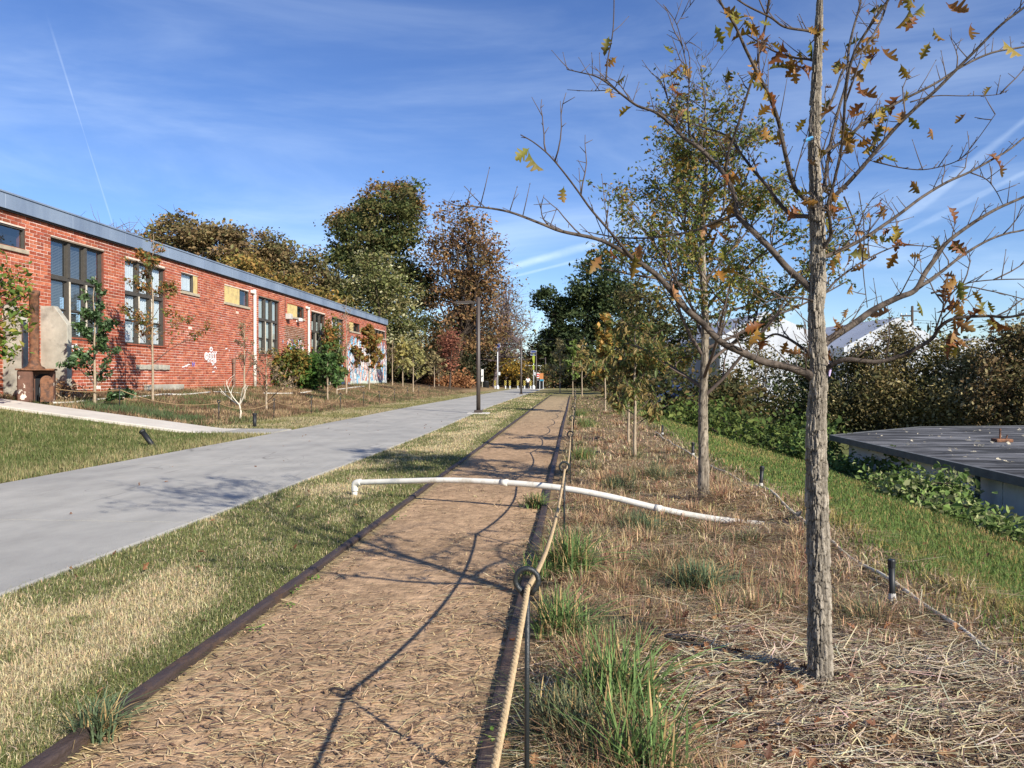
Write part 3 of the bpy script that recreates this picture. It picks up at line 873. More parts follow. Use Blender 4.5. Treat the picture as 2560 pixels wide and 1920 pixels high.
bricks = np.array(bricks)
reds = np.array([srgb(166, 88, 64), srgb(174, 97, 70), srgb(154, 78, 57), srgb(180, 106, 79), srgb(149, 81, 63), srgb(167, 88, 69)])
def brick_col(b):
    c = reds[BR.integers(0, len(reds), len(b))] * BR.uniform(0.82, 1.14, (len(b), 1))
    sm, zm = (b[:, 0] + b[:, 1]) / 2, (b[:, 2] + b[:, 3]) / 2
    dark = (sm > infill[0]) & (sm < infill[1]) & (zm > infill[2]) & (zm < infill[3])
    c[dark] = np.array(srgb(128, 88, 66)) * BR.uniform(0.8, 1.15, (dark.sum(), 1))
    st = sstep(fbm(sm * 0.35, zm * 0.8, 44), 0.55, 0.8)[:, None]
    c = c * (1 - 0.28 * st)
    low = sstep(zm, 1.5, 0.8)[:, None] * 0.35
    return c * (1 - low) + np.array(srgb(150, 92, 58)) * low
bc = brick_col(bricks)
dist = np.hypot(A2.x + WT.x * bricks[:, 0], A2.y + WT.y * bricks[:, 0])
vis = (bricks[:, 0] > W(8, 700)[0]) & (bricks[:, 2] > 1.0) & (bricks[:, 1] - bricks[:, 0] > 0.25)
order = np.argsort(np.where(vis, dist, 1e9)); single = np.zeros(len(bricks), bool); single[order[:290]] = True
JB = BR.normal(0, 0.0022, len(bricks))
def brick_box(mb, k):
    a, b, c, d = bricks[k]; y0 = JB[k] - 0.002; j = BR.uniform(-.003, .003, 4)
    V = [(a + j[0], y0, c + j[1]), (b + j[2], y0, c + j[1]), (b + j[2], y0, d + j[3]), (a + j[0], y0, d + j[3]), (a, .012, c), (b, .012, c), (b, .012, d), (a, .012, d)]
    mb.add(V, np.array([(0, 1, 2, 3), (0, 4, 5, 1), (3, 2, 6, 7), (0, 3, 7, 4), (1, 5, 6, 2)]), bc[k])
mb = MB()
for k in np.nonzero(~single)[0]: brick_box(mb, k)
bobj(mb, 'brickwork', M_BRICK, wall)['kind'] = 'stuff'
# shared meshes for the nearest full bricks
variants = []
for q in range(10):
    m_ = MB(); L_ = BLEN - JT; h_ = COURSE - JT; j = BR.uniform(-.003, .003, 6)
    V = [(j[0], -.002, j[1]), (L_ + j[2], -.002, j[1]), (L_ + j[2], -.002, h_ + j[3]), (j[0], -.002, h_ + j[4]), (0, .012, 0), (L_, .012, 0), (L_, .012, h_), (0, .012, h_)]
    m_.add(V, np.array([(0, 1, 2, 3), (0, 4, 5, 1), (3, 2, 6, 7), (0, 3, 7, 4), (1, 5, 6, 2)]), reds[q % 6] * BR.uniform(0.86, 1.12))
    variants.append(m_.mesh('brick', M_BRICK))
for k in np.nonzero(single)[0]:
    o = put('brick', variants[BR.integers(0, 10)], wall, (bricks[k, 0], JB[k], bricks[k, 2]))
    o.scale = ((bricks[k, 1] - bricks[k, 0]) / (BLEN - JT), 1, 1)

# fascia, roof
M_FASCIA = mat('fascia_metal', srgb(128, 142, 160), 0.45, 0.10, 0.7, spec=0.5, color2=srgb(112, 126, 146), mixscale=0.5, stretch=(1, 1, 0.2))
fs = MB(); pl = 3.05; k = S0 - 0.1
while k < S1 + 0.1:
    fs = MB(); e = min(k + pl - 0.006, S1 + 0.1); fs.box(k, e, -0.14, 0.0, ZT, 6.74, bev=0.006)
    bobj(fs, 'fascia_panel', M_FASCIA); k += pl
fs = MB(); fs.box(S0 - 0.12, S1 + 0.13, -0.17, 0.06, 6.743, 6.80, bev=0.008); bobj(fs, 'coping', M_FASCIA)
fs = MB(); fs.box(S0 - 0.1, S1 + 0.08, -0.09, 0.02, ZT - 0.05, ZT - 0.003); bobj(fs, 'drip_strip', mat('dark_strip', srgb(40, 40, 42), 0.7, 0.1))
rf = MB(); rf.box(S0, S1, 0.02, 14.2, ZT - 0.001, 6.55); bobj(rf, 'roof', mat('roof_felt', srgb(90, 90, 90), 0.9, 0.2))
fs = MB(); fs.box(S1 + 0.002, S1 + 0.12, 0.0, 14.0, ZT, 6.74, bev=0.006); bobj(fs, 'fascia_panel', M_FASCIA)

# windows
M_FRAME = mat('window_frame', srgb(74, 70, 64), 0.6, 0.15, 10)
M_FRAMEL = mat('window_stop', srgb(150, 138, 116), 0.7, 0.15, 10)
M_BLIND = mat('blind', srgb(112, 114, 114), 0.6, 0.08, 5)
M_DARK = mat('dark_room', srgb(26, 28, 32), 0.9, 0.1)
M_CURT = mat('curtain', srgb(186, 190, 180), 0.9, 0.12, 3, stretch=(8, 1, 0.3))
M_YELLOW = mat('plywood_yellow', srgb(206, 182, 122), 0.8, 0.12, 2.5, color2=srgb(186, 166, 116), mixscale=3)
M_SILL = mat('sill', srgb(170, 158, 136), 0.9, 0.2, 4, 0.3)


def glass_mat(name, tint, refl):
    m = bpy.data.materials.new(name); m.use_nodes = True; N, L = m.node_tree.nodes, m.node_tree.links; N.clear()
    o = N.new('ShaderNodeOutputMaterial'); g = N.new('ShaderNodeBsdfGlossy'); g.inputs['Roughness'].default_value = 0.03
    g.inputs['Color'].default_value = (0.9, 0.95, 1, 1); t = N.new('ShaderNodeBsdfTransparent'); t.inputs['Color'].default_value = (*tint, 1)
    a = N.new('ShaderNodeValue'); a.outputs[0].default_value = refl
    no = N.new('ShaderNodeTexNoise'); no.inputs['Scale'].default_value = 1.2; bp = N.new('ShaderNodeBump'); bp.inputs['Strength'].default_value = 0.04
    L.new(no.outputs['Fac'], bp.inputs['Height']); L.new(bp.outputs[0], g.inputs['Normal'])
    mx = N.new('ShaderNodeMixShader'); L.new(a.outputs[0], mx.inputs[0]); L.new(t.outputs[0], mx.inputs[1]); L.new(g.outputs[0], mx.inputs[2])
    L.new(mx.outputs[0], o.inputs['Surface']); return m


M_GLASS = glass_mat('window_glass', (0.78, 0.82, 0.84), 0.22)
M_CASING = mat('weathered_casing', srgb(206, 196, 176), 0.8, 0.15, 8)


def pane(win, a, b, c, d, y, backing):
    mb = MB(); mb.add([(a, y, c), (b, y, c), (b, y, d), (a, y, d)], np.array([(0, 1, 2, 3)])); g = bobj(mb, 'pane', M_GLASS, win)
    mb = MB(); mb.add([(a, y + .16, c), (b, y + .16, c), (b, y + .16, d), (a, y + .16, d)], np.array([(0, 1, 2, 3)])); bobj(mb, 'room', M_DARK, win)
    if backing == 'blind':
        mb = MB(); z = c + 0.02
        while z < d - 0.02:
            mb.add([(a, y + .05, z), (b, y + .05, z), (b, y + .075, z + .032), (a, y + .075, z + .032)], np.array([(0, 1, 2, 3)])); z += 0.05
        for sx in (a + (b - a) * .3, a + (b - a) * .7): mb.box(sx - .006, sx + .006, y + .045, y + .048, c, d)
        bobj(mb, 'blind', M_BLIND, win)['kind'] = 'stuff'
    elif backing in ('curtain', 'white', 'half'):
        n = 24; xs_ = np.linspace(a, b, n); top = d if backing != 'half' else c + (d - c) * 0.55
        yy = y + 0.07 + 0.02 * np.sin(xs_ * 40)
        Vv = np.concatenate([np.stack([xs_, yy, np.full(n, c)], 1), np.stack([xs_, yy, np.full(n, top)], 1)]); i_ = np.arange(n - 1)
        bobj(MB().add(Vv, np.stack([i_, i_ + 1, i_ + n + 1, i_ + n], 1)), 'curtain', M_WHITE if backing == 'white' else M_CURT, win)


def window_tall(o, backs, cols=3):
    _, a, b, c, d = o
    win = bpy.data.objects.new('window', None); COL.objects.link(win); win.parent = bld
    f = 0.09; y0, y1 = 0.09, 0.20; tr = c + (d - c) * 0.60; mb = MB()
    mb.box(a, a + f, y0, y1, c, d); mb.box(b - f, b, y0, y1, c, d); mb.box(a + f, b - f, y0, y1, d - f, d); mb.box(a + f, b - f, y0, y1, c, c + f * .8)
    bobj(mb, 'frame', M_FRAME, win)
    bobj(MB().box(a + f, b - f, y0 - .03, y1, tr - .055, tr + .055), 'transom', M_FRAME, win)
    bobj(MB().box(a + .002, b - .002, -0.015, 0.085, d - .05, d - .002), 'head_trim', mat('steel_lintel', srgb(126, 112, 96), .7, .2, 9), win)
    bobj(MB().box(a, b, -.05, y0, c - .001, c + .05), 'sill', mat('sill_brick', srgb(150, 84, 62), 0.9, 0.3, 14, 0.5), win)
    w = (b - a - 2 * f) / cols
    for k in range(1, cols):
        s = a + f + w * k; m_ = MB(); m_.box(s - .06, s + .06, y0 - .05, y1, c + f * .8, tr - .056); m_.box(s - .06, s + .06, y0 - .05, y1, tr + .056, d - f)
        bobj(m_, 'mullion', M_FRAME, win)
        bobj(MB().box(s - .02, s + .055, y0 - .062, y0 - .052, c + f, tr - .06), 'casing', M_CASING, win)
    for k in range(cols):
        p_, q_ = a + f + w * k + (0.06 if k else 0), a + f + w * (k + 1) - (0.06 if k < cols - 1 else 0)
        for (lo, hi, nm, dy) in ((tr + .056, d - f, 'fixed_sash', 0), (c + f * .8 + (tr - c) * .44, tr - .056, 'upper_sash', 0.0), (c + f * .8 + .001, c + f * .8 + (tr - c) * .44 - .001, 'lower_sash', 0.03)):
            m_ = MB(); t_ = 0.045; yy0, yy1 = y0 + .03 + dy, y0 + .07 + dy
            m_.box(p_, p_ + t_, yy0, yy1, lo, hi); m_.box(q_ - t_, q_, yy0, yy1, lo, hi); m_.box(p_ + t_, q_ - t_, yy0, yy1, lo, lo + t_); m_.box(p_ + t_, q_ - t_, yy0, yy1, hi - t_, hi)
            bobj(m_, nm, M_FRAME, win)
            pane(win, p_ + t_, q_ - t_, lo + t_, hi - t_, (yy0 + yy1) / 2, backs)


def window_small(o, frac, back):
    _, a, b, c, d = o
    win = bpy.data.objects.new('window', None); COL.objects.link(win); win.parent = bld
    ga, gb = a + (b - a) * frac[0], a + (b - a) * frac[1]
    if ga > a + .05: bobj(MB().box(a, ga, .03, .06, c, d), 'plywood_panel', M_YELLOW, win)
    if gb < b - .05: bobj(MB().box(gb, b, .03, .06, c, d), 'plywood_panel', M_YELLOW, win)
    m_ = MB(); f = .05
    m_.box(ga, ga + f, .03, .12, c, d); m_.box(gb - f, gb, .03, .12, c, d); m_.box(ga + f, gb - f, .03, .12, c, c + f); m_.box(ga + f, gb - f, .03, .12, d - f, d)
    bobj(m_, 'frame', M_FRAME, win); pane(win, ga + f, gb - f, c + f, d - f, .10, back)
    bobj(MB().box(a - .08, b + .08, -.06, .02, c - .12, c - .002, bev=.008), 'sill', M_SILL, win)


backs = {1: 'blind', 2: 'white', 5: 'curtain', 7: 'half', 8: 'white'}
for k, o in enumerate(OPEN):
    if o[0] == 'tall': window_tall(o, backs[k])
    elif o[0] == 'small': window_small(o, GLASSFRAC[k], 'white' if k == 3 else 'dark')
    else:
        window_small(o, (0, 1), 'dark')
        if o[0] == 'four':
            w_ = bld.children[-1]
            for j in range(1, 4):
                s = o[1] + (o[2] - o[1]) * j / 4; bobj(MB().box(s - .05, s + .05, .02, .13, o[3] + .05, o[4] - .05), 'mullion', M_FRAME, w_)
# downspouts and odd pipes fixed to the wall
def pipe_on_wall(u, vt, vb, r, m, name, hook=True):
    s, zt = W(u, vt); _, zb_ = W(u, vb); pts = [(s, -.02 - r, zb_), (s, -.02 - r, zt - .25)]
    if hook: pts += [(s - .02, -.02 - r, zt - .1), (s - .12, -.02 - r, zt), (s - .3, 0.0, zt + .03)]
    else: pts += [(s, -.02 - r, zt)]
    return bobj(MB().tube(spline(pts, 5), r, 10), name, m, smooth=True)
pipe_on_wall(632, 732, 968, .085, M_PVC, 'downspout'); pipe_on_wall(768, 771, 930, .085, M_PVC, 'downspout')
s, zt = W(579.5, 897); _, zb_ = W(579.5, 972)
bobj(MB().lathe([(.07, zb_), (.07, zb_ + .1), (.09, zb_ + .1), (.09, zb_ + .16), (.065, zb_ + .16), (.065, zt - 1.1), (.09, zt - 1.1), (.09, zt - 1.02), (.065, zt - 1.02), (.065, zt - .2), (.1, zt - .2), (.1, zt), (.03, zt + .02)], (s, -.11, 0)), 'standpipe', mat('brown_pipe', srgb(116, 92, 78), .7, .2, 8))
s, z = W(716, 793); m_ = MB(); m_.box(s - .2, s + .25, -.3, 0, z - .12, z + .2, bev=.02); bobj(m_, 'light_housing', M_CONC)
s, z = W(741, 803); m_ = MB(); m_.box(s - .05, s + .05, -.2, 0, z - .05, z + .05); m_.box(s - .22, s + .16, -.34, -.2, z - .02, z + .18, bev=.03); bobj(m_, 'floodlight', M_WHITE)
s, z = W(712, 742); bobj(MB().box(s - .015, s + .015, -.03, 0, W(712, 790)[1], z), 'conduit', M_IRON)
# old patches in the wall
a, b, c, d = rect(338, 421, 909, 925); m_ = MB()
for k in range(9): m_.box(a + (b - a) * k / 9, a + (b - a) * (k + 1) / 9 - .002, -.05 - .03 * BR.random(), 0.005, c + .03 * BR.random(), d - .04 * BR.random(), bev=.015)
bobj(m_, 'broken_lintel', M_CONCD)
a, b, c, d = rect(358, 450, 962, 985); bobj(MB().box(a, b, -.18, .0, .6, W(400, 961)[1], bev=.02), 'footing', M_CONCD)
# graffiti: thin paint on the bricks
def paint(mb, pts, w, col=None, y=-.008):
    pts = np.asarray(pts, float); t = np.gradient(pts, axis=0); t /= np.linalg.norm(t, axis=1, keepdims=True) + 1e-9
    nrm = np.stack([-t[:, 1], t[:, 0]], 1) * w / 2; n = len(pts)
    V = np.concatenate([np.stack([(pts + nrm)[:, 0], np.full(n, y), (pts + nrm)[:, 1]], 1), np.stack([(pts - nrm)[:, 0], np.full(n, y), (pts - nrm)[:, 1]], 1)])
    i_ = np.arange(n - 1); mb.add(V, np.stack([i_, i_ + 1, i_ + n + 1, i_ + n], 1), col)
def curve(uv, m=6): return spline([(*W(u, v), 0) for u, v in uv], m)[:, :2]
def ell(u, v, ru, rv, a0=0, a1=360): return [(u + ru * math.cos(R(t)), v + rv * math.sin(R(t))) for t in np.linspace(a0, a1, 14)]
tagm = MB(); wp = (.8, .8, .78)
for st in (ell(527.5, 873, 3, 4), ell(515.5, 890, 4, 8), [(516, 884), (514, 890), (517, 893), (515, 897)], [(521, 883), (521, 897)], ell(524, 886, 3, 3.4), ell(524, 893, 3, 3.6), [(529, 882), (529, 897)], ell(531.5, 886, 2.6, 3.2), ell(531.5, 893, 2.8, 3.6),
           [(536, 880), (538, 886), (541, 880)], [(538, 886), (539, 896)], [(519, 899), (520, 906)], [(523, 897), (523, 905)], [(519, 901), (524, 901)], ell(530, 902, 3.2, 4.2), [(540, 897), (535, 899), (540, 903), (535, 906)], [(531, 905), (533, 908), (530, 912), (535, 909)], [(533, 878), (533.4, 880)], [(537, 878), (537.4, 880)], [(541, 878), (541.4, 880)]):
    paint(tagm, curve(st), .075, wp)
for st in ([(170, 869), (176, 868), (190, 862), (191, 867)], [(180, 866), (186, 880), (190, 890), (188, 902)], [(170, 874), (176, 886), (175, 896), (169, 903)], [(191, 863), (196, 872), (199, 880), (206, 893)]): paint(tagm, curve(st), .07, wp)
for st in ([(465, 917), (468, 914)], [(455, 918), (461, 916), (470, 912), (474, 911)], [(534, 920), (538, 917), (541, 921)], [(530, 930), (536, 929)], [(563, 872), (568, 871)], [(572, 874), (573, 878)]): paint(tagm, curve(st), .05, wp)
M_TAG = mat('spray_paint', attr=True, rough=.6, var=.1, scale=20); bobj(tagm, 'graffiti_tag', M_TAG)
bl = MB(); paint(bl, curve([(481, 905), (481, 916)]), .06, srgb(110, 110, 190)); paint(bl, curve([(486, 905), (485, 916)]), .06, srgb(110, 110, 190)); paint(bl, curve([(481, 910), (486, 910)]), .05, srgb(110, 110, 190)); bobj(bl, 'graffiti_tag', M_TAG)
# the painted end of the wall: patches of colour laid over the bricks
def mural(u0, u1, vt, vb, name, seed, dens):
    a, _ = W(u0, 900); b, _ = W(u1, 900); zt = W((u0 + u1) / 2, vt)[1]; zb_ = W((u0 + u1) / 2, vb)[1]
    g = 0.07; nx_, nz_ = int((b - a) / g), int((zt - zb_) / g)
    I, J = np.meshgrid(np.arange(nx_), np.arange(nz_)); S_, Z_ = a + I.ravel() * g, zb_ + J.ravel() * g
    wx = (S_ + 0.8 * fbm(S_ * 1.1, Z_ * 1.1, seed)) * 1.7; wz = (Z_ + 0.9 * fbm(S_ * 1.3 + 9, Z_ * 1.3, seed + 1)) * 1.8
    n1, n2, n3 = fbm(wx * 0.9, wz * .5, seed + 2, 3), fbm(wx * 1.9, wz * .8, seed + 3, 3), fbm(wx * 3.1, wz * 1.1, seed + 4, 3)
    col = np.tile(np.array(srgb(222, 220, 214)), (len(S_), 1))
    col[n1 > .56] = srgb(140, 196, 220); col[n2 > .63] = srgb(222, 178, 160); col[n1 < .36] = srgb(168, 170, 176); col[n2 < .34] = srgb(112, 108, 132)
    col[np.abs(n3 - .5) < .018] = srgb(60, 56, 70); col[np.abs(n2 - .45) < .012] = srgb(70, 60, 72); col[n3 > .70] = srgb(190, 96, 74)
    low = Z_ < zb_ + .55; col[low & (n3 > .45)] = srgb(196, 206, 190)
    e = np.minimum(np.minimum((S_ - a) / 1.6, (b + 9 - S_)), np.minimum((zt - Z_) / 1.1, 3))
    keep = (e + (fbm(S_ * 2.2, Z_ * 1.6, seed + 6) - .55) * 3.2 > 0) & (fbm(S_ * 5, Z_ * 5, seed + 9, 2) < dens) & ~np.any([(S_ > o[1] - .1) & (S_ < o[2] + .03) & (Z_ > o[3] - .2) & (Z_ < o[4] + .05) for o in OPEN], 0)
    S_, Z_, col = S_[keep], Z_[keep], col[keep]; n = len(S_)
    Vv = np.stack([np.stack([S_ + dx * g, np.full(n, -.0085), Z_ + dz * g], 1) for dx, dz in ((0, 0), (1, 0), (1, 1), (0, 1))], 1).reshape(-1, 3)
    o = mk(name, Vv, np.arange(n * 4).reshape(-1, 4), M_TAG, bld, np.repeat(col, 4, 0), world=False)
mural(868, 966.5, 846, 969, 'graffiti_mural', 200, .86); mural(806, 862, 898, 965, 'graffiti_mural', 231, .72); mural(706, 762, 848, 900, 'graffiti_mural', 251, .62)

# ------------------------------------------------------------------ concrete wing walls, iron stove
def wing(Yc, u_in, u_out, v_top, v_out_top, label, thick=.22, shift=0.0):
    def at(u, v):
        d = ray(u, v); k = Yc / d.y; return d.x * k, EYE + d.z * k
    xi, zt = at(u_in, v_top); xo, zo = at(u_out, v_out_top); xi = min(xi, -16.55)
    xm = xi + (xo - xi) * .62; poly = [(xi, .3), (xo, .3), (xo, zo), (xm, zt), (xi, zt)]
    mb = MB().poly_prism(poly, lambda p: (p[0], Yc, p[1]), lambda p: (p[0], Yc + thick, p[1]))
    o = mb.obj('wing_wall', M_CONCD); tag(o, label, 'concrete wall', 'concrete wing walls at the brick building')
    m = o.modifiers.new('bevel', 'BEVEL'); m.width = .015; m.segments = 2
wing(22.5, 78, 168, 765, 811, 'grey concrete wing wall with a sloped top, leaf shadows on it')
wing(20.9, -25, 58, 762, 800, 'grey concrete wing wall behind the rusty stove at the picture edge')
q = P(42, 1000, 20.6); sx, sy, sz = -14.9, 20.0, gz1(-14.9, 20.0)
stove = thing('iron_stove', 'rusty brown iron stove with a tall chimney pipe beside the walk', 'stove', (sx, sy, sz), rz=R(30))
M_STOVE = mat('rusted_enamel', srgb(96, 66, 52), .7, .3, 6, .3, 40, color2=srgb(196, 186, 170), mixlo=.60, mixhi=.63, mixscale=5)
M_RUST = mat('rust', srgb(122, 84, 60), .85, .35, 9, .5, 50, color2=srgb(80, 60, 50), mixscale=6)
m_ = MB(); m_.box(-.42, .42, -.02, .42, 0.04, .92, bev=.03); m_.box(-.42, -.05, -.34, -.02, .04, .92, bev=.03); m_.obj('body', M_STOVE, stove, world=False)
m_ = MB(); m_.box(-.46, .46, -.4, .46, .92, .97, bev=.015); m_.obj('top_plate', M_RUST, stove, world=False)
arch = [(-.02, .06), (.40, .06), (.40, .66)] + [(.19 + .21 * math.cos(t), .66 + .17 * math.sin(t)) for t in np.linspace(.2, math.pi - .2, 8)] + [(-.02, .66)]
MB().poly_prism([(x * .98 - .01, z) for x, z in arch], lambda p: (p[0], -.035, p[1]), lambda p: (p[0], -.021, p[1])).obj('opening', M_DARK, stove, world=False)
MB().poly_prism([(x * .72 + .13, z * .94) for x, z in arch], lambda p: (p[0], -.30 + .12 * p[0], p[1]), lambda p: (p[0], -.25 + .12 * p[0], p[1])).obj('fire_door', M_RUST, stove, world=False)
m_ = MB(); m_.tube([(.12, -.39, .2), (.12, -.41, .3), (.12, -.39, .45)], .018, 6); m_.obj('door_handle', M_IRON, stove, world=False)
m_ = MB(); m_.lathe([(.26, .97), (.26, 1.0), (.17, 1.05), (.14, 1.14), (.125, 1.22), (.125, 3.0), (.15, 3.02), (.15, 3.12), (.12, 3.14)], (-.05, .0, 0), 16); m_.obj('chimney_pipe', M_RUST, stove, smooth=True, world=False)
for fx in (-.38, .38):
    for fy in (-.3, .38): MB().box(fx - .04, fx + .04, fy - .04, fy + .04, -.05, .045).obj('foot', M_RUST, stove, world=False)

# ------------------------------------------------------------------ low building on the right
RZ = -0.37
low = thing('low_building', 'low white walled building with a dark flat roof down the right slope', 'building', (8.0, 15.0, 0))
M_WALLW = mat('stained_white_wall', srgb(228, 230, 230), .9, .15, 1.2, .3, 30, color2=srgb(130, 130, 130), mixlo=.58, mixhi=.78, mixscale=.9, stretch=(1, 1, .35))
M_ROOFT = mat('tar_roof', srgb(72, 73, 75), .95, .4, 1.6, .5, 20, color2=srgb(112, 112, 114), mixlo=.46, mixhi=.62, mixscale=1.6, stretch=(.35, 2.2, 1), spec=.03)
M_EAVE = mat('grey_eave', srgb(92, 94, 94), .75, .2, 5)
outline = [(7.75, 4.0), (7.75, 23.7), (12.2, 28.0), (16.3, 29.0), (26, 30.5), (26, 4.0)]
MB().poly_prism(outline, lambda p: (p[0], p[1], RZ - .05), lambda p: (p[0], p[1], RZ)).obj('roof', M_ROOFT, low)
inner = [(8.1, 4.3), (8.1, 23.2), (12.3, 27.4), (25.5, 29.5), (25.5, 4.3)]
for a, b in zip(inner[:-1], inner[1:]):
    n = max(1, int(math.dist(a, b) / 2.4)) if a[0] == b[0] else 1
    for k in range(n):
        p0 = [a[i] + (b[i] - a[i]) * k / n for i in (0, 1)]; p1 = [a[i] + (b[i] - a[i]) * (k + 1) / n for i in (0, 1)]
        dx, dy = p1[0] - p0[0], p1[1] - p0[1]; L_ = math.hypot(dx, dy); ex, ey = dx / L_ * .02, dy / L_ * .02; nx_, ny_ = dy / L_ * .15, -dx / L_ * .15
        V = [(p0[0] + ex, p0[1] + ey), (p1[0] - ex, p1[1] - ey), (p1[0] - ex + nx_, p1[1] - ey + ny_), (p0[0] + ex + nx_, p0[1] + ey + ny_)]
        MB().poly_prism(V, lambda p: (p[0], p[1], -3.2), lambda p: (p[0], p[1], RZ - .05)).obj('wall_panel', M_WALLW, low)
for a, b in zip(outline[:-2], outline[1:-1]):
    dx, dy = b[0] - a[0], b[1] - a[1]; L_ = math.hypot(dx, dy); nx_, ny_ = dy / L_ * .05, -dx / L_ * .05
    V = [(a[0] - nx_, a[1] - ny_), (b[0] - nx_, b[1] - ny_), (b[0] + nx_, b[1] + ny_), (a[0] + nx_, a[1] + ny_)]
    MB().poly_prism(V, lambda p: (p[0], p[1], RZ - .15), lambda p: (p[0], p[1], RZ + .012)).obj('fascia_board', M_EAVE, low)
MB().tube([(7.9, 15.6, RZ - .1), (7.9, 15.6, -3)], .05, 8).obj('downspout', mat('blue_grey_pipe', srgb(70, 84, 100), .6, .15, 6), low)
# roof seams, vent and leaf litter
for k, yv in enumerate(np.arange(5, 28, .95)):
    x1 = 25 if yv < 23 else 25
    x0 = 7.85 if yv < 23.5 else 7.85 + (yv - 23.4)
    MB().box(x0, x1, yv - .012, yv + .012, RZ - .001, RZ + .005).obj('roof_seam', M_ROOFT, low)
q = G(2505, 1105, RZ); m_ = MB(); m_.box(q.x - .22, q.x + .22, q.y - .15, q.y + .15, RZ - .001, RZ + .09, bev=.02); m_.tube([(q.x - .05, q.y, RZ + .06), (q.x - .05, q.y, RZ + .36)], .025, 8); m_.tube([(q.x + .1, q.y, RZ + .06), (q.x + .14, q.y, RZ + .2)], .02, 6)
m_.obj('roof_vent', M_RUST, low)
mb = MB(); r_ = random.Random(9)
for _ in range(420):
    x, yv = r_.uniform(8, 22), r_.uniform(9, 28)
    if yv > 23 + (x - 8): continue
    V, F = shapes[r_.randrange(6)]; m = np.array(rot_from((r_.uniform(-1, 1), r_.uniform(-1, 1), .1), r_.uniform(-.6, .6))) * r_.uniform(.08, .17)
    mb.add(V @ m.T + np.array((x, yv, RZ + .03)), F, srgb(206, 196, 172))
tag(mb.obj('roof_leaves', M_LEAF), 'pale dry leaves scattered over the dark flat roof', 'leaves', kind='stuff')


# ------------------------------------------------------------------ white arched pipe, edging pipe, stubs
def zof(v, q): return q
pl_ = [(-2.48, 8.51, .16), (-1.9, 8.3, .21), (-1.286, 8.07, .256), (-.6, 7.8, .268), (-.096, 7.6, .25), (.35, 7.46, .195), (.831, 7.295, .107), (1.3, 7.12, .052), (1.85, 6.92, .03)]
pv = thing('pvc_pipe', 'white plastic pipe arching over the rails across the strip', 'pipe', (-2.48, 8.51, 0))
MB().tube(spline(pl_[:1] + pl_[1:], 8), .031, 14).obj('pipe', M_PVC, pv, True)
eb = [(-2.5, 8.515, .06), (-2.5, 8.515, .115), (-2.494, 8.513, .142), (-2.47, 8.505, .158), (-2.42, 8.488, .166)]
MB().tube(spline(eb, 5), .039, 14).obj('elbow', M_PVC, pv, True)
_c = spline(pl_, 8)
for _i in (22, 47): MB().tube(_c[_i:_i + 2], .0355, 14).obj('coupling', M_PVC, pv, True)
MB().tube([(-2.5, 8.515, -.02), (-2.5, 8.515, .075)], .031, 14).obj('stub', M_PVC, pv, True)
mb = MB()
for k in range(40):
    a = rng.uniform(0, 6.28); c0 = np.array([1.92 + rng.normal(0, .05), 6.9 + rng.normal(0, .06), .045 + abs(rng.normal(0, .03))])
    V = np.array([(0, 0, 0), (.05, .02, .02), (.1, 0, .0), (.05, -.02, -.01)]); m = np.array(rot_from((math.cos(a), math.sin(a), rng.normal(0, .5)), rng.normal(0, 1)))
    mb.add(V @ m.T + c0, np.array([(0, 1, 2, 3)]))
tag(mb.obj('netting_scrap', M_BLACK), 'scrap of black netting at the lower end of the white pipe', 'netting')
ep = [(1.78, 1.8), (1.86, 3.0), (1.93, 4.4), (1.99, 6.2), (2.06, 8.6), (2.0, 10.5), (1.94, 12.2), (1.92, 15), (1.9, 18)]
sp_ = spline([(x, yv, 0) for x, yv in ep], 10); sp_[:, 2] = gz(sp_[:, 0], sp_[:, 1]) + .03 + .012 * (fbm(sp_[:, 1] * 1.4, sp_[:, 1] * 0, 31) - .42) * 3
tag(MB().tube(sp_, .0125, 8).obj('edging_pipe', mat('dull_pvc', srgb(204, 194, 172), .6, .15, 8), smooth=True), 'thin white pipe half buried along the top of the green slope', 'pipe')


def stub(x, y, h, r, label, tilt=(0, 0), rag=True, ring=False):
    t = thing('sprinkler_riser', label, 'riser', (x, y, gz1(x, y)), 'black risers along the beds'); t.rotation_euler = (tilt[0], tilt[1], rng.uniform(0, 6))
    MB().lathe([(r, -.05), (r, h - .03), (r * .98, h - .03)], seg=14).obj('riser', M_BLACK, t, True, world=False)
    MB().lathe([(r * 1.22, h - .045), (r * 1.25, h - .008), (r * 1.1, h), (.001, h + .001)], seg=14).obj('cap', M_BLACK, t, False, world=False)
    if rag: MB().lathe([(r * 1.08, h * .10), (r * 1.3, h * .15), (r * 1.12, h * .25), (r * 1.02, h * .3)], seg=9).obj('label_wrap', M_CONC, t, False, world=False)


for (u, v, h, r, lab, tl) in ((2231, 1543, .27, .017, 'black capped riser on the green slope right of the near oak', (.04, 0)),
                              (1901, 1252, .26, .02, 'black capped riser between the two oak trunks', (.05, -.05)),
                              (1732, 1152, .24, .024, 'black riser just left of the second oak trunk', (.03, .04)),
                              (1656, 1096, .24, .024, 'farthest black riser on the right bed edge', (0, 0)),
                              (2460, 1900, .2, .018, 'black riser low in the right corner', (0, 0))):
    if v > 1800: continue
    q = G(u, v); stub(q.x, q.y, h, r, lab, tl)
q = G(385, 1117); stub(q.x, q.y, .42, .05, 'black riser leaning over on the left lawn', (0.0, 0.0), False); bpy.context.view_layer.update()
COL.objects[-1]; 
for o in COL.objects:
    if o.get('label') == 'black riser leaning over on the left lawn': o.rotation_euler = (0, R(-38), 0)
q = G(637, 1070); stub(q.x, q.y, .40, .05, 'black riser at the corner of walk and trail', (0, R(-8)), False)
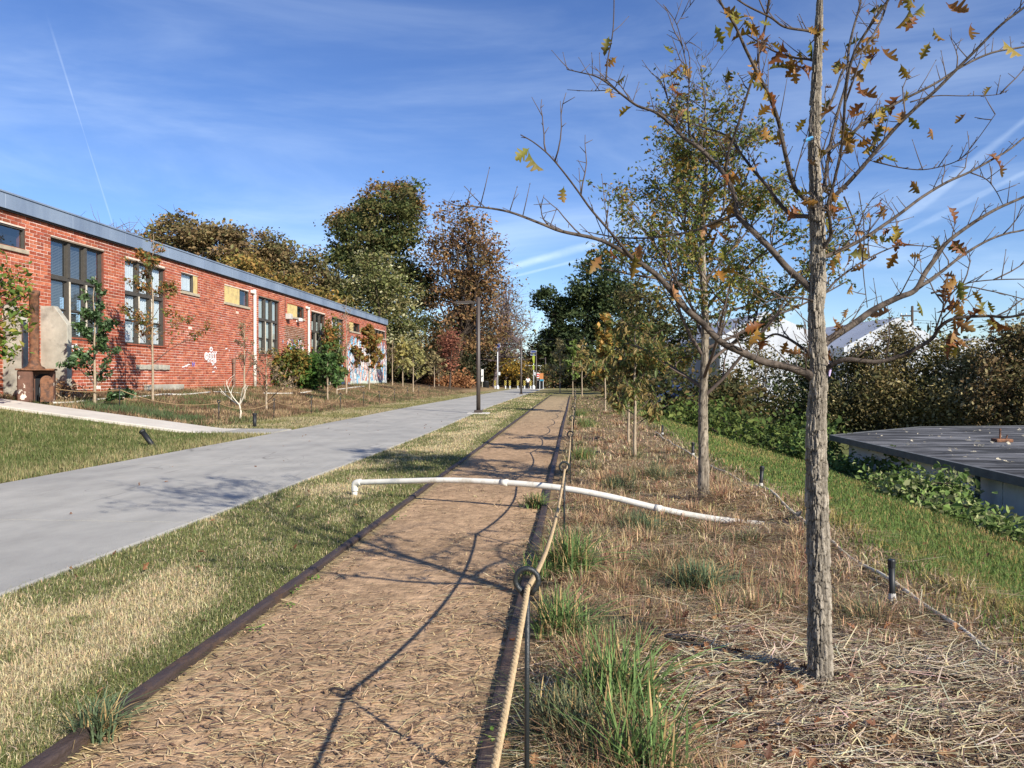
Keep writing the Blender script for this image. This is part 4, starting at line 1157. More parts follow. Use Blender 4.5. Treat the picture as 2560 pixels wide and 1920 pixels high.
# loose white pipes in the left bed
def bed_pipe(uv, r, label):
    pts = []
    for (u, v) in uv:
        x, yv, z = hit(u, v); pts.append((x, yv, z + .04))
    tag(MB().tube(spline(pts, 5), r, 8).obj('bed_pipe', M_PVC, smooth=True), label, 'pipe', 'loose white pipes in the left bed')
bed_pipe([(70, 1005), (130, 1011), (180, 1010), (230, 1004), (285, 999), (350, 995), (410, 989), (460, 989), (525, 983)], .035, 'long white pipe lying in the bed below the concrete wing walls')
bed_pipe([(535, 982), (560, 982), (600, 985)], .03, 'short white pipe piece in the bed under the bare sapling')
bed_pipe([(660, 985.5), (700, 986), (731, 985.5)], .035, 'straight white pipe piece in front of the leaning shrub')
bed_pipe([(752, 984), (765, 982.5), (779, 980)], .035, 'short white pipe at the foot of the round green shrub')
bed_pipe([(842, 976), (860, 973.5), (885, 970), (912, 967)], .04, 'white pipe along the foot of the painted wall')


# ------------------------------------------------------------------ rope fences
def eye_post(h, label, loc, group, r=.0075, tilt=0.0, seg=10):
    t = thing('rope_post', label, 'rope post', loc, group)
    MB().tube([(0, 0, -.1), (0, 0, h * .5), (.002, 0, h - .085)], r, seg).obj('rod', M_IRON, t, True, world=False)
    pts = [(.002, 0, h - .09), (-.012, 0, h - .07)] + [(.0 + .033 * math.sin(a), 0, h - .038 - .036 * math.cos(a)) for a in np.linspace(-2.4 + math.pi * 0, math.pi * 1.15, 16) ]
    loop = [(-.004, 0, h - .088)] + [(.035 * math.cos(a), 0, h - .036 + .036 * math.sin(a)) for a in np.linspace(R(232), R(-48), 18)] + [(.012, 0, h - .078)]
    MB().tube(loop, r * 1.05, seg).obj('eye', M_IRON, t, True, world=False)
    return t


def rope_line(pts, sag, r, label, group, strands_to=0.0, mt=None):
    """one rope strung through the eyes at pts"""
    t = thing('rope', label, 'rope', pts[0], group)
    path = []
    for a, b in zip(pts[:-1], pts[1:]):
        L_ = math.dist(a, b); n = 26
        for k in range(n):
            f = k / n; p = [a[i] + (b[i] - a[i]) * f for i in range(3)]; p[2] -= sag * L_ / 3.7 * 4 * f * (1 - f); path.append(p)
    path.append(list(pts[-1])); path = np.array(path)
    near = path[:, 1] < strands_to
    if near.any():
        m = np.nonzero(near)[0][-1] + 1
        seg = path[:m + 1]; cl = np.concatenate([[0], np.cumsum(np.linalg.norm(np.diff(seg, axis=0), axis=1))])
        s = np.arange(0, cl[-1], .006); c = np.stack([np.interp(s, cl, seg[:, i]) for i in range(3)], 1)
        tn = np.gradient(c, axis=0); tn /= np.linalg.norm(tn, axis=1, keepdims=True); nx_ = np.cross(tn, [0, 0, 1.0]); nx_ /= np.linalg.norm(nx_, axis=1, keepdims=True); bz = np.cross(nx_, tn)
        for k in range(3):
            a = s * 2 * math.pi / .055 + k * 2.094
            MB().tube(c + (nx_ * np.cos(a)[:, None] + bz * np.sin(a)[:, None]) * r * .52, r * .56, 7).obj('strand', M_ROPE, t, True)
        path = path[m:]
    if len(path) > 1: MB().tube(path, r, 6).obj('strand', mt or M_ROPE, t, True)


ords = ['nearest', 'second', 'third', 'fourth', 'fifth', 'sixth', 'seventh', 'eighth', 'ninth', 'tenth', 'eleventh', 'twelfth', 'thirteenth', 'fourteenth', 'fifteenth', 'sixteenth']
posts = [(-.142, 2.3), (-.072, 5.72), (-.045, 9.4), (-.03, 13.0), (-.02, 16.7), (0, 20.4), (.04, 24.2), (.05, 28), (.05, 31.8), (.05, 35.6), (.05, 39.4), (.1, 44), (.1, 50), (.1, 56)]
eyes = [(-.19, -1.1, .62)]
for k, (x, yv) in enumerate(posts):
    z = gz1(x, yv); h = .77 if k == 0 else .71
    lab = 'nearest black eye topped rope post in the foreground' if k == 0 else '%s rope post from the camera along the straw strip' % ords[k]
    eye_post(h, lab, (x, yv, z), 'rope posts along the straw strip', r=.0078 if k < 3 else .011, seg=10 if k < 3 else 6)
    eyes.append((x + .002, yv, z + h - .058))
rope_line(eyes, .13, .0088, 'tan twisted rope strung through the posts along the straw strip', 'fence ropes', 10.0)
lp_ = [(299, 1026.6, 20.9), (547, 1058, 20.9), (685, 1049, None), (778, 1038, None), (851, 1024, None), (909, 1016, None), (948, 1011, None), (986, 1003, None), (1018, 996, None), (1047, 991, None), (1073, 987, None)]
le = [(-15.9, 20.6, gz1(-15.9, 20.6) + .6)]
for k, (u, v, yf) in enumerate(lp_):
    d = ray(u, v)
    if yf: x, yv = d.x * yf / d.y, yf
    else:
        x, yv, z = hit(u, v)
    z = gz1(x, yv); lab = 'rope post at the upper end of the left bed by the walk' if k == 0 else 'rope post at the corner of walk and left bed' if k == 1 else '%s rope post past the corner beside the left bed' % (['first'] + ords[1:])[k - 2]
    eye_post(.68, lab, (x, yv, z), 'rope posts around the left bed', r=.016, seg=6); le.append((x, yv, z + .6))
rope_line(le, .26, .013, 'tan rope drooping between the posts of the left bed', 'fence ropes', mt=M_ROPEF)


# ------------------------------------------------------------------ lamps along the trail
def lamp(x, y, label):
    z = gz1(x, y); t = thing('street_lamp', label, 'street lamp', (x, y, z), 'brown trail lamps')
    MB().box(-.42, .42, -.3, .3, -.1, .05, bev=.02).obj('footing', M_CONC, t, world=False)
    MB().box(-.15, .15, -.15, .15, .05, .15, bev=.02).obj('base_cover', M_BRONZE, t, world=False)
    MB().lathe([(.082, .15), (.078, 1.2), (.074, 4.46), (.03, 4.48)], seg=16).obj('pole', M_BRONZE, t, True, world=False)
    MB().box(-.28, -.06, -.035, .035, 4.24, 4.30).obj('arm', M_BRONZE, t, world=False)
    h = MB().poly_prism([(-.95, 4.265), (-.9, 4.30), (-.3, 4.335), (-.22, 4.32), (-.22, 4.24), (-.9, 4.245)], lambda p: (p[0], -.15, p[1]), lambda p: (p[0], .15, p[1])).obj('lamp_head', M_BRONZE, t, world=False)
    MB().box(-.82, -.34, -.11, .11, 4.232, 4.2395).obj('lens', M_STEEL, h, world=False)


lamp(*G(1196, 1034)[:2], 'nearest brown lamp post beside the trail')
q = P(1303, 985, 62); lamp(q.x, q.y, 'second brown lamp post down the trail, behind the nearest one')
q = P(1340.5, 973, 90); lamp(q.x, q.y, 'brown lamp post beside the right solar pole')
q = P(1363.5, 968, 112); lamp(q.x, q.y, 'thin far lamp post right of the orange sign')
q = P(1372, 965, 140); lamp(q.x, q.y, 'farthest lamp post among the right trees')

# ------------------------------------------------------------------ crossing at the end of the trail
FZ = 97.0
def F(u): return P(u, HOR, FZ)
tag(MB().poly_prism([(-60, 108), (40, 108), (40, 116), (-60, 116)], lambda p: (p[0], p[1], .0), lambda p: (p[0], p[1], .03)).obj('road', mat('asphalt', srgb(72, 72, 74), .9, .2, 4)), kind='structure')
M_STRIPE = bpy.data.materials.new('warning_stripes'); M_STRIPE.use_nodes = True
N_, L_n = M_STRIPE.node_tree.nodes, M_STRIPE.node_tree.links
wv_ = N_.new('ShaderNodeTexWave'); wv_.bands_direction = 'DIAGONAL'; wv_.inputs['Scale'].default_value = 2.6
cr_ = N_.new('ShaderNodeValToRGB'); cr_.color_ramp.interpolation = 'CONSTANT'; cr_.color_ramp.elements[0].color = (.02, .02, .02, 1); cr_.color_ramp.elements[1].position = .5; cr_.color_ramp.elements[1].color = (*srgb(186, 168, 66), 1)
tcn = N_.new('ShaderNodeTexCoord'); L_n.new(tcn.outputs['Object'], wv_.inputs['Vector']); L_n.new(wv_.outputs['Fac'], cr_.inputs[0]); L_n.new(cr_.outputs[0], N_['Principled BSDF'].inputs['Base Color'])
for k, u in enumerate((1237.7, 1263.8, 1274.8, 1294.9, 1311.4, 1326.6)):
    q = F(u); t = thing('bollard', 'striped bollard, %s from the left in the row across the trail end' % ['first', 'second', 'third', 'fourth', 'fifth', 'sixth'][k], 'bollard', (q.x, q.y, 0), 'striped bollards across the trail')
    MB().box(-.07, .07, -.07, .07, 0, 1.06, bev=.02).obj('post', M_STEEL, t, world=False)
    MB().box(-.125, .125, -.085, -.073, .42, 1.1).obj('striped_panel', M_STRIPE, t, world=False)


def solar(u, label, h=5.7, panels=1, wrap=False):
    q = F(u); t = thing('solar_pole', label, 'solar pole', (q.x, q.y, 0), 'solar signal poles at the crossing')
    MB().lathe([(.2, 0), (.2, .3), (.1, .46), (.08, .5)], seg=12).obj('base', M_STEEL, t, world=False)
    MB().lathe([(.065, .4), (.06, h - .3)], seg=12).obj('pole', M_STEEL, t, True, world=False)
    for k in range(panels):
        zc = h - .25 - k * .33; hh = .26 if panels == 1 else .15
        pm = MB().poly_prism([(-.36, -hh), (.36, -hh), (.36, hh), (-.36, hh)], lambda p: (p[0], -.08 + p[1] * .5, zc + p[1]), lambda p: (p[0], -.03 + p[1] * .5, zc + p[1])).obj('solar_panel', M_STEEL, t, world=False)
        MB().poly_prism([(-.32, -hh + .03), (.32, -hh + .03), (.32, hh - .03), (-.32, hh - .03)], lambda p: (p[0], -.09 + p[1] * .5, zc + p[1]), lambda p: (p[0], -.082 + p[1] * .5, zc + p[1])).obj('cells', mat('solar_cells', srgb(34, 52, 104), .3, .1, 6), pm, world=False)
    MB().box(.08, .34, -.12, .12, 1.75, 2.15, bev=.02).obj('control_box', M_STEEL, t, world=False)
    if wrap:
        MB().poly_prism([(.0, .9 * 0 + 3.2), (-.16, 3.9), (-.1, 4.5), (.06, 4.6), (.16, 4.2), (.12, 3.3)], lambda p: (p[0], -.12, p[1]), lambda p: (p[0], -.07, p[1])).obj('warning_sign', mat('lime_sign', srgb(150, 164, 58), .5, .05), t, world=False)
        MB().box(-.1, .1, -.12, -.07, 2.45, 3.1).obj('arrow_plaque', mat('lime_sign'), t, world=False)
solar(1244, 'white pole with one blue solar panel left of the bollards', 5.75); solar(1334, 'white pole with two solar panels and lime signs right of the bollards', 5.0, 2, True)


def bin_(u, label):
    q = F(u); t = thing('trash_can', label, 'trash can', (q.x, q.y, 0), 'black trash cans at the crossing')
    MB().lathe([(.3, 0), (.33, .06), (.36, .86), (.38, .88), (.38, .93)], seg=18).obj('body', M_BLACK, t, True, world=False)
    MB().lathe([(.38, .932), (.34, 1.0), (.2, 1.06), (.18, 1.02)], seg=18).obj('lid', M_BLACK, t, True, world=False)
    for k in range(18):
        a = k * 2 * math.pi / 18; MB().box(-.02, .02, -.012, .012, .08, .84).obj('slat', M_BLACK, t, world=False, loc=(.36 * math.cos(a), .36 * math.sin(a), 0))
bin_(1215, 'black trash can at the left end of the crossing'); bin_(1349.5, 'black trash can under the orange sign')
q = F(1207); t = thing('sign_board', 'tall white sign board beside the left trash can', 'sign', (q.x, q.y - .5, 0)); MB().box(-.15, .15, -.04, .04, .95, 2.5, bev=.01).obj('board', M_WHITE, t, world=False); MB().box(-.05, .05, -.03, .03, -.05, .95).obj('post', M_CONCD, t, world=False)
q = F(1354); t = thing('sign_board', 'orange and white trail sign board at the right of the crossing', 'sign', (q.x, q.y - .6, 0))
MB().box(-.25, .25, -.03, .03, 1.25, 2.0, bev=.01).obj('orange_panel', mat('orange_sign', srgb(186, 124, 74), .5, .06), t, world=False)
MB().box(-.22, .3, -.028, .028, 1.02, 1.245, bev=.01).obj('teal_panel', mat('teal_sign', srgb(60, 132, 156), .5, .06), t, world=False)
for sx in (-.2, .24): MB().box(sx - .03, sx + .03, -.025, .025, -.05, 1.02).obj('leg', M_STEEL, t, world=False)
q = F(1344); t = thing('round_sign', 'small round red and white sign behind the solar pole', 'sign', (q.x, q.y + .8, 0)); MB().tube([(0, 0, 0), (0, 0, 2.0)], .03, 6).obj('post', M_STEEL, t, world=False)
def disc(r, y0, y1): 
    pts = [(r * math.cos(a), 1.75 + r * math.sin(a)) for a in np.linspace(0, 2 * math.pi, 16, endpoint=False)]; return MB().poly_prism(pts, lambda p: (p[0], y0, p[1]), lambda p: (p[0], y1, p[1]))
disc(.34, -.06, -.035).obj('plate', M_WHITE, t, world=False); disc(.24, -.07, -.062).obj('red_disc', mat('red_sign', srgb(186, 50, 44), .5, .05), t, world=False); MB().box(-.16, .16, -.08, -.072, 1.71, 1.79).obj('white_bar', M_WHITE, t, world=False)
# pipe gantry across the road
q0, q1 = P(1302, HOR, 122), P(1355, HOR, 122); t = thing('pipe_gantry', 'pale steel gantry bar across the road behind the crossing', 'gantry', (q0.x, q0.y, 0))
MB().tube([(q0.x, q0.y, 3.4), (q1.x, q1.y, 3.4)], .05, 6).obj('bar', M_STEEL, t)
for f in (.08, .92): MB().tube([(q0.x + (q1.x - q0.x) * f, q0.y + (q1.y - q0.y) * f, 0), (q0.x + (q1.x - q0.x) * f, q0.y + (q1.y - q0.y) * f, 3.4)], .04, 6).obj('post', M_STEEL, t)

# the walker
q = F(1321); walker = thing('person', 'person in a white shirt and dark trousers walking away at the trail end', 'person', (q.x, q.y - 1.2, .0))
def skin(name, nodes, edges, m, parent):
    me = bpy.data.meshes.new(name); me.from_pydata([n[:3] for n in nodes], edges, []); o = put(name, me, parent); me.materials.append(m)
    sk = o.modifiers.new('skin', 'SKIN'); sk.use_smooth_shade = True
    for k, n in enumerate(nodes): me.skin_vertices[0].data[k].radius = (n[3], n[4] if len(n) > 4 else n[3])
    me.skin_vertices[0].data[0].use_root = True
    ss = o.modifiers.new('sub', 'SUBSURF'); ss.levels = 2; ss.render_levels = 2; return o
SKIN_M = mat('skin', srgb(150, 110, 88), .6, .05)
body = [(0, 0, .84, .13, .10), (0, 0, 1.02, .12, .09), (0, .01, 1.25, .15, .10), (0, 0, 1.36, .06), (0, .01, 1.45, .06), (0, .01, 1.56, .085, .10), (0, .01, 1.64, .05),
        (-.18, 0, 1.28, .055), (-.23, .03, 1.05, .045), (-.22, .14, .86, .036), (-.215, .18, .76, .03), (.18, 0, 1.28, .055), (.24, -.05, 1.05, .045), (.23, -.02, .84, .036), (.225, .02, .75, .03),
        (-.09, .02, .78, .085), (-.1, .13, .46, .06), (-.1, .02, .09, .04), (-.1, .16, .035, .035), (.09, -.02, .78, .085), (.1, -.05, .46, .06), (.1, -.28, .14, .04), (.1, -.2, .04, .035)]
skin('body', body, [(0, 1), (1, 2), (2, 3), (3, 4), (4, 5), (5, 6), (2, 7), (7, 8), (8, 9), (9, 10), (2, 11), (11, 12), (12, 13), (13, 14), (0, 15), (15, 16), (16, 17), (17, 18), (0, 19), (19, 20), (20, 21), (21, 22)], SKIN_M, walker)
skin('shirt', [(0, 0, .80, .17, .13), (0, 0, 1.02, .17, .125), (0, .01, 1.24, .19, .13), (0, 0, 1.36, .09), (-.19, 0, 1.27, .08), (-.235, .03, 1.02, .068), (.19, 0, 1.27, .08), (.245, -.05, 1.02, .068)], [(0, 1), (1, 2), (2, 3), (2, 4), (4, 5), (2, 6), (6, 7)], M_WHITE, walker)
skin('trousers', [(0, 0, .84, .15, .12), (-.09, .02, .76, .105), (-.1, .13, .46, .085), (-.1, .03, .12, .07), (.09, -.02, .76, .105), (.1, -.05, .46, .085), (.1, -.26, .17, .07)], [(0, 1), (1, 2), (2, 3), (0, 4), (4, 5), (5, 6)], mat('dark_cloth', srgb(36, 36, 42), .85, .1), walker)
skin('hair', [(0, .0, 1.53, .095, .105), (0, -.01, 1.62, .085, .095), (0, -.01, 1.66, .04)], [(0, 1), (1, 2)], mat('dark_hair', srgb(34, 28, 26), .7, .1), walker)

# house, cables, pole, tents
q = P(1212, HOR, 128); hs = thing('house', 'small grey gabled house half hidden behind the far trees', 'house', (q.x, q.y, 0), rz=.1)
MB().box(-4.5, 2.2, 0, 7, 0, 3.6).obj('wall', mat('house_wall', srgb(120, 122, 108), .85, .1, 2), hs, world=False)
MB().poly_prism([(-5, 3.5), (2.7, 3.5), (-1.1, 6.2)], lambda p: (p[0], -.3, p[1]), lambda p: (p[0], 7.3, p[1])).obj('roof', mat('shingle', srgb(90, 88, 86), .9, .2), hs, world=False)
MB().tube([(2.75, -.34, 3.5), (-1.1, -.34, 6.25)], .09, 4).obj('rake_board', M_WHITE, hs, world=False); MB().box(1.0, 1.25, -.05, -.002, 3.6, 4.7).obj('trim', M_WHITE, hs, world=False)
MB().box(-2.4, -1.3, -.03, -.002, 1.1, 2.6).obj('window', M_DARK, hs, world=False)
for k, (v0, v1, v2, lab) in enumerate(((838, 844, 852, 'topmost of the overhead cables behind the crossing'), (852, 856, 860, 'middle one of the overhead cables behind the crossing'), (858, 861, 866, 'lowest of the overhead cables behind the crossing'))):
    tag(MB().tube(spline([P(980, v0, 118), P(1230, v1, 118), P(1520, v2, 116), P(1900, v2 + 6, 112)], 8), .022, 5).obj('overhead_cable', M_BLACK), lab, 'cable', 'overhead cables')
q = P(2280, HOR, 78); t = thing('utility_pole', 'wooden utility pole with crossarm behind the white tent roofs', 'utility pole', (q.x, q.y, -2))
MB().lathe([(.16, 0), (.12, 10.75), (.02, 10.8)], seg=10).obj('pole', M_BARKD, t, True, world=False); MB().box(-1.2, .1, -.06, .06, 9.7, 9.85).obj('crossarm', M_BARKD, t, world=False); MB().box(-.2, .9, -.05, .05, 10.2, 10.3).obj('crossarm', M_BARKD, t, world=False)
for sx in (-1.1, -.6, .7): MB().lathe([(.05, 0), (.08, .08), (.04, .2)], seg=8).obj('insulator', M_STEEL, t, world=False, loc=(sx, 0, 9.85 if sx < 0 else 10.3))
MB().lathe([(.22, 0), (.25, .1), (.25, .8), (.1, .9)], seg=12).obj('transformer', M_STEEL, t, world=False, loc=(-.35, 0, 8.4))
for k, (v0, v1) in enumerate(((800, 796), (806, 803))):
    tag(MB().tube([P(2280, v0, 78), P(2420, v0 + 8, 78), P(2700, v1, 80)], .015, 4).obj('overhead_cable', M_BLACK), 'thin cable running right from the utility pole, %s' % ['upper', 'lower'][k], 'cable', 'overhead cables')
M_TENT = mat('tent_fabric', srgb(184, 188, 194), .7, .1, .4, color2=srgb(158, 162, 170), mixscale=.25, mixlo=.5, mixhi=.7, stretch=(1, 1, .4))
def tent(uL, uM, uR, vP, vE, zc, label, depth=26):
    pL, pM, pR = P(uL, vE, zc), P(uM, vP, zc), P(uR, vE, zc); t = thing('white_tent', label, 'tent', (pM.x, pM.y, -2.2), 'white tent roofs')
    dv = Vector((math.sin(R(-8)), math.cos(R(-8)), 0)) * depth
    def quad(a, b, c, d, n):
        V = [a, b, c, d]; nr = (Vector(b) - Vector(a)).cross(Vector(d) - Vector(a)).normalized() * .05
        MB().add([tuple(x) for x in V] + [tuple(Vector(x) - nr) for x in V], np.array([(0, 1, 2, 3), (7, 6, 5, 4), (0, 4, 5, 1), (1, 5, 6, 2), (2, 6, 7, 3), (3, 7, 4, 0)])).obj(n, M_TENT, t)
    ns = 4
    for k in range(ns):
        o0, o1 = dv * (k / ns), dv * ((k + 1) / ns - .006)
        quad(pL + o0, pM + o0, pM + o1, pL + o1, 'roof_panel'); quad(pM + o0, pR + o0, pR + o1, pM + o1, 'roof_panel')
    gL, gR = Vector((pL.x, pL.y, -2.2)), Vector((pR.x, pR.y, -2.2))
    MB().add([tuple(gL), tuple(gR), tuple(pR), tuple(pM), tuple(pL)], np.array([(0, 1, 2, 3, 4)])).obj('gable_wall', M_TENT, t)
    quad(gL, pL, pL + dv, gL + dv, 'side_wall'); quad(gR, gR + dv, pR + dv, pR, 'side_wall')
tent(2110, 2245, 2385, 793, 868, 58, 'white tent roof with its peak right of the near oak trunk'); tent(1800, 1915, 2060, 778, 842, 60, 'white tent roof seen between the two oak trunks', 22)
tent(2330, 2440, 2600, 845, 880, 70, 'low white tent roof at the right behind the hedge')
q = P(1668, 968, 40); t = thing('blue_bin', 'dark blue metal bin in the shade behind the second oak', 'bin', (q.x, q.y, -.3))
M_BLUE = mat('blue_paint', srgb(44, 66, 112), .5, .15, 3); MB().box(-.75, .75, 0, 1.2, 0, 1.2, bev=.03).obj('body', M_BLUE, t, world=False); MB().box(-.8, .8, -.05, 1.25, 1.2, 1.28, bev=.02).obj('lid', M_BLUE, t, world=False)
# ------------------------------------------------------------------ tree generator
def grow(r, p, d, L, rad, depth, out, tips, nb=(3, 5), up=.25, wig=.22, ratio=.62, spread=.8):
    n = 6; pts = [p]; cur = Vector(p); dd = Vector(d).normalized()
    for k in range(n):
        dd = (dd + Vector((r.gauss(0, wig), r.gauss(0, wig), r.gauss(0, wig) + up * .25)) * .5).normalized(); cur = cur + dd * (L / n); pts.append(cur.copy())
    out.append((pts, np.linspace(rad, max(rad * .35, .002), n + 1)))
    if depth <= 0:
        tips.append((pts[-1], dd)); tips.append((pts[-3], dd)); tips.append((pts[-5], dd)); return
    for k in range(r.randint(*nb)):
        f = r.uniform(.3, 1.0); i = min(n, max(1, int(f * n))); a = r.uniform(0, 6.28)
        s = Vector((math.cos(a), math.sin(a), r.uniform(-.1, .5))) * spread
        grow(r, pts[i], (dd + s).normalized(), L * ratio * r.uniform(.7, 1.15), rad * .5 * (1.1 - f * .4), depth - 1, out, tips, nb, up, wig, ratio, spread)
    tips.append((pts[-1], dd))


def leaf_cards(centers, n_per, spread, size, cols, r, out=None, shape='diamond', flat=0.0):
    """many small leaf faces gathered around centres; returns V, F, C"""
    c = np.repeat(np.asarray(centers, float), n_per, 0); n = len(c)
    c = c + r.normal(0, 1, (n, 3)) * np.asarray(spread)
    nv = r.normal(0, 1, (n, 3)); nv[:, 2] = np.abs(nv[:, 2]) + flat; nv /= np.linalg.norm(nv, axis=1, keepdims=True)
    a = np.cross(nv, r.normal(0, 1, (n, 3))); a /= np.linalg.norm(a, axis=1, keepdims=True); b = np.cross(nv, a)
    s = size * (.4 + 1.1 * r.random(n) ** 1.6)[:, None] * np.repeat(r.uniform(.8, 1.25, len(centers)), n_per)[:, None]; a = a * s; b = b * s * .55
    V = np.stack([c - a, c + b + nv * s * .15, c + a * .9, c - b + nv * s * .15], 1).reshape(-1, 3)
    F_ = np.arange(n * 4).reshape(-1, 4)
    cl = np.asarray(cols, float); w = r.integers(0, len(cl), len(centers)); w = np.repeat(w, n_per)
    sw = r.random(n) < .35; w[sw] = r.integers(0, len(cl), sw.sum())
    C = cl[w] * r.uniform(.75, 1.25, (n, 1)) * np.repeat(r.uniform(.72, 1.28, len(centers)), n_per)[:, None]; return V, F_, np.repeat(np.clip(C, .003, 1), 4, 0)


def branches_mesh(out, minr=.0, seg=6):
    mb = MB()
    for pts, rad in out: mb.tube(pts, np.maximum(rad, minr), seg if rad[0] > .012 else 4, cap=False)
    return mb


# ------------------------------------------------------------------ near oak
OZ = 3.24
K6 = 1.6265
def c6(x, y, dz=0.0): return P(1200 + x / K6, y / K6, OZ + dz)
M6 = OZ / FPX / K6                      # metres per traced unit
oak = thing('oak_tree', 'near oak with plated grey bark and a few yellow brown leaves, right foreground', 'tree', (1.06, 3.34, 0), 'trees along the straw strip')


def worley(x, y, seed, wrap=None):
    ix, iy = np.floor(x), np.floor(y); F1 = np.full(x.shape, 9.0); F2 = F1.copy(); ID = np.zeros(x.shape); TL = np.zeros(x.shape)
    for dx in (-1, 0, 1):
        for dy in (-1, 0, 1):
            cx, cy = ix + dx, iy + dy; wx_ = np.mod(cx, wrap) if wrap else cx
            px = cx + .15 + .7 * hash2(wx_, cy, seed); py = cy + .15 + .7 * hash2(wx_, cy, seed + 1)
            d = np.maximum(np.abs(px - x) * 1.1, np.abs(py - y)) * .9 + np.hypot(px - x, py - y) * .15; TY = cy + .5 - y
            m = d < F1; F2 = np.where(m, F1, np.minimum(F2, d)); ID = np.where(m, hash2(wx_, cy, seed + 2), ID); TL = np.where(m, TY * (hash2(wx_, cy, seed + 5) - .2) + (px - x) * (hash2(wx_, cy, seed + 6) - .5), TL); F1 = np.where(m, d, F1)
    return F1, F2, ID, TL


def bark_trunk(name, pts, rad, nseg, step, cell, depth, m, parent, dark, light, seed):
    cl = np.concatenate([[0], np.cumsum(np.linalg.norm(np.diff(pts, axis=0), axis=1))]); s = np.arange(0, cl[-1], step)
    c = np.stack([np.interp(s, cl, pts[:, i]) for i in range(3)], 1); r = np.interp(s, cl, rad)
    a = np.arange(nseg) * 2 * math.pi / nseg; A, S = np.meshgrid(a, s)
    nw = max(6, int(round(2 * math.pi * rad.max() / cell)))
    x = A / (2 * math.pi) * nw; yv = S / (cell * 2.9)
    x2 = x + .9 * (fbm(x * .8, yv * 1.3, seed + 7) - .5) + .2 * (vnoise(x * 5, yv * 7, seed + 17) - .5); fine0 = fbm(x * 6, yv * 8, seed + 14, 3); F1, F2, ID, TL = worley(x2, yv + .3 * vnoise(x, yv, seed + 8), seed, nw)
    cr = sstep(F2 - F1 + (fine0 - .5) * .12, .0, .12); fine = fbm(x * 5, yv * 5, seed + 4, 3)
    fade = np.interp(s, [0, cl[-1] * .62, cl[-1] * .8, cl[-1]], [1, 1, .25, .1])[:, None]
    fur = sstep(np.abs(fbm(x * .9, yv * .35, seed + 21) - .5), .0, .07); h = (cr * (.35 + .6 * ID + .7 * TL) * (.35 + .65 * fur) + fine * .55) * depth * fade
    lump = (fbm(x * .5, yv * .25, seed + 6) - .5) * .012
    rr = r[:, None] + h - depth * .95 + lump * fade
    t = np.gradient(c, axis=0); t /= np.linalg.norm(t, axis=1, keepdims=True); N = np.cross(t, [0, 1.0, 0]); N /= np.linalg.norm(N, axis=1, keepdims=True); B = np.cross(t, N)
    V = c[:, None] + rr[..., None] * (N[:, None] * np.cos(A)[..., None] + B[:, None] * np.sin(A)[..., None])
    n = len(s); i_ = np.arange(n - 1)[:, None] * nseg; j = np.arange(nseg)[None]; k = (j + 1) % nseg
    q = np.stack([i_ + j, i_ + k, i_ + nseg + k, i_ + nseg + j], -1).reshape(-1, 4)
    mix = np.clip(cr * (.55 + .4 * ID + .35 * TL) * (.45 + .55 * fur), 0, 1)[..., None]; f3 = fade[..., None]
    mix = mix * f3 + (1 - f3) * .55
    col = (np.array(dark) * (1 - mix) + np.array(light) * mix) * (.82 + .36 * fine[..., None]) * (.85 + .3 * ID[..., None] * f3)
    return mk(name, V.reshape(-1, 3), [q, np.array([tuple(range((n - 1) * nseg, n * nseg))])], m, parent, col.reshape(-1, 3), smooth=True)


M_BARKV = mat('plated_bark', attr=True, rough=.92, var=.18, scale=60, bump=.5, bscale=220, spec=.12)
trunk6 = [(1397, 1840 - 4, 0)]
tr = [(G(2050, 1738).x, G(2050, 1738).y, -.06)]
q0 = G(2052, 1736)
tp = [(q0.x, q0.y, -.08), (q0.x, q0.y, .02)] + [tuple(c6(x, y)) for x, y in ((1378, 1700 + 0), (1374, 1600), (1376, 1500), (1371, 1400), (1366, 1280), (1371, 1180), (1374, 1050), (1370, 900), (1362, 760), (1358, 640), (1362, 500), (1365, 400), (1368, 300), (1373, 200), (1378, 100), (1382, 0), (1384, -220), (1380, -480), (1388, -800), (1384, -1120))]
# lower part follows the trunk seen against the ground
low_ = [(2050, 1640), (2048, 1500), (2046, 1380), (2044, 1260), (2042, 1150), (2040, 1080)]
tp = tp[:2] + [tuple(P(u, v, OZ)) for u, v in low_] + tp[3:]
wid = [80, 76, 68, 63, 60, 57, 54, 51] ; wid = [w * K6 for w in (42, 35, 29.5, 28, 27, 26.5, 25.5, 24)] + [36, 35, 31, 30, 30, 28, 29, 23, 21, 20, 19.5, 19, 18, 17, 15.5, 13, 10, 7, 3]
wid = wid[:len(tp)] + [5] * (len(tp) - len(wid))
tpa = spline(tp, 6); tr_ = np.interp(np.linspace(0, 1, len(tpa)), np.linspace(0, 1, len(tp)), np.array(wid)) * M6
bark_trunk('trunk', tpa, tr_, 110, .0045, .022, .0105, M_BARKV, oak, srgb(50, 45, 41), srgb(164, 154, 138), 61)

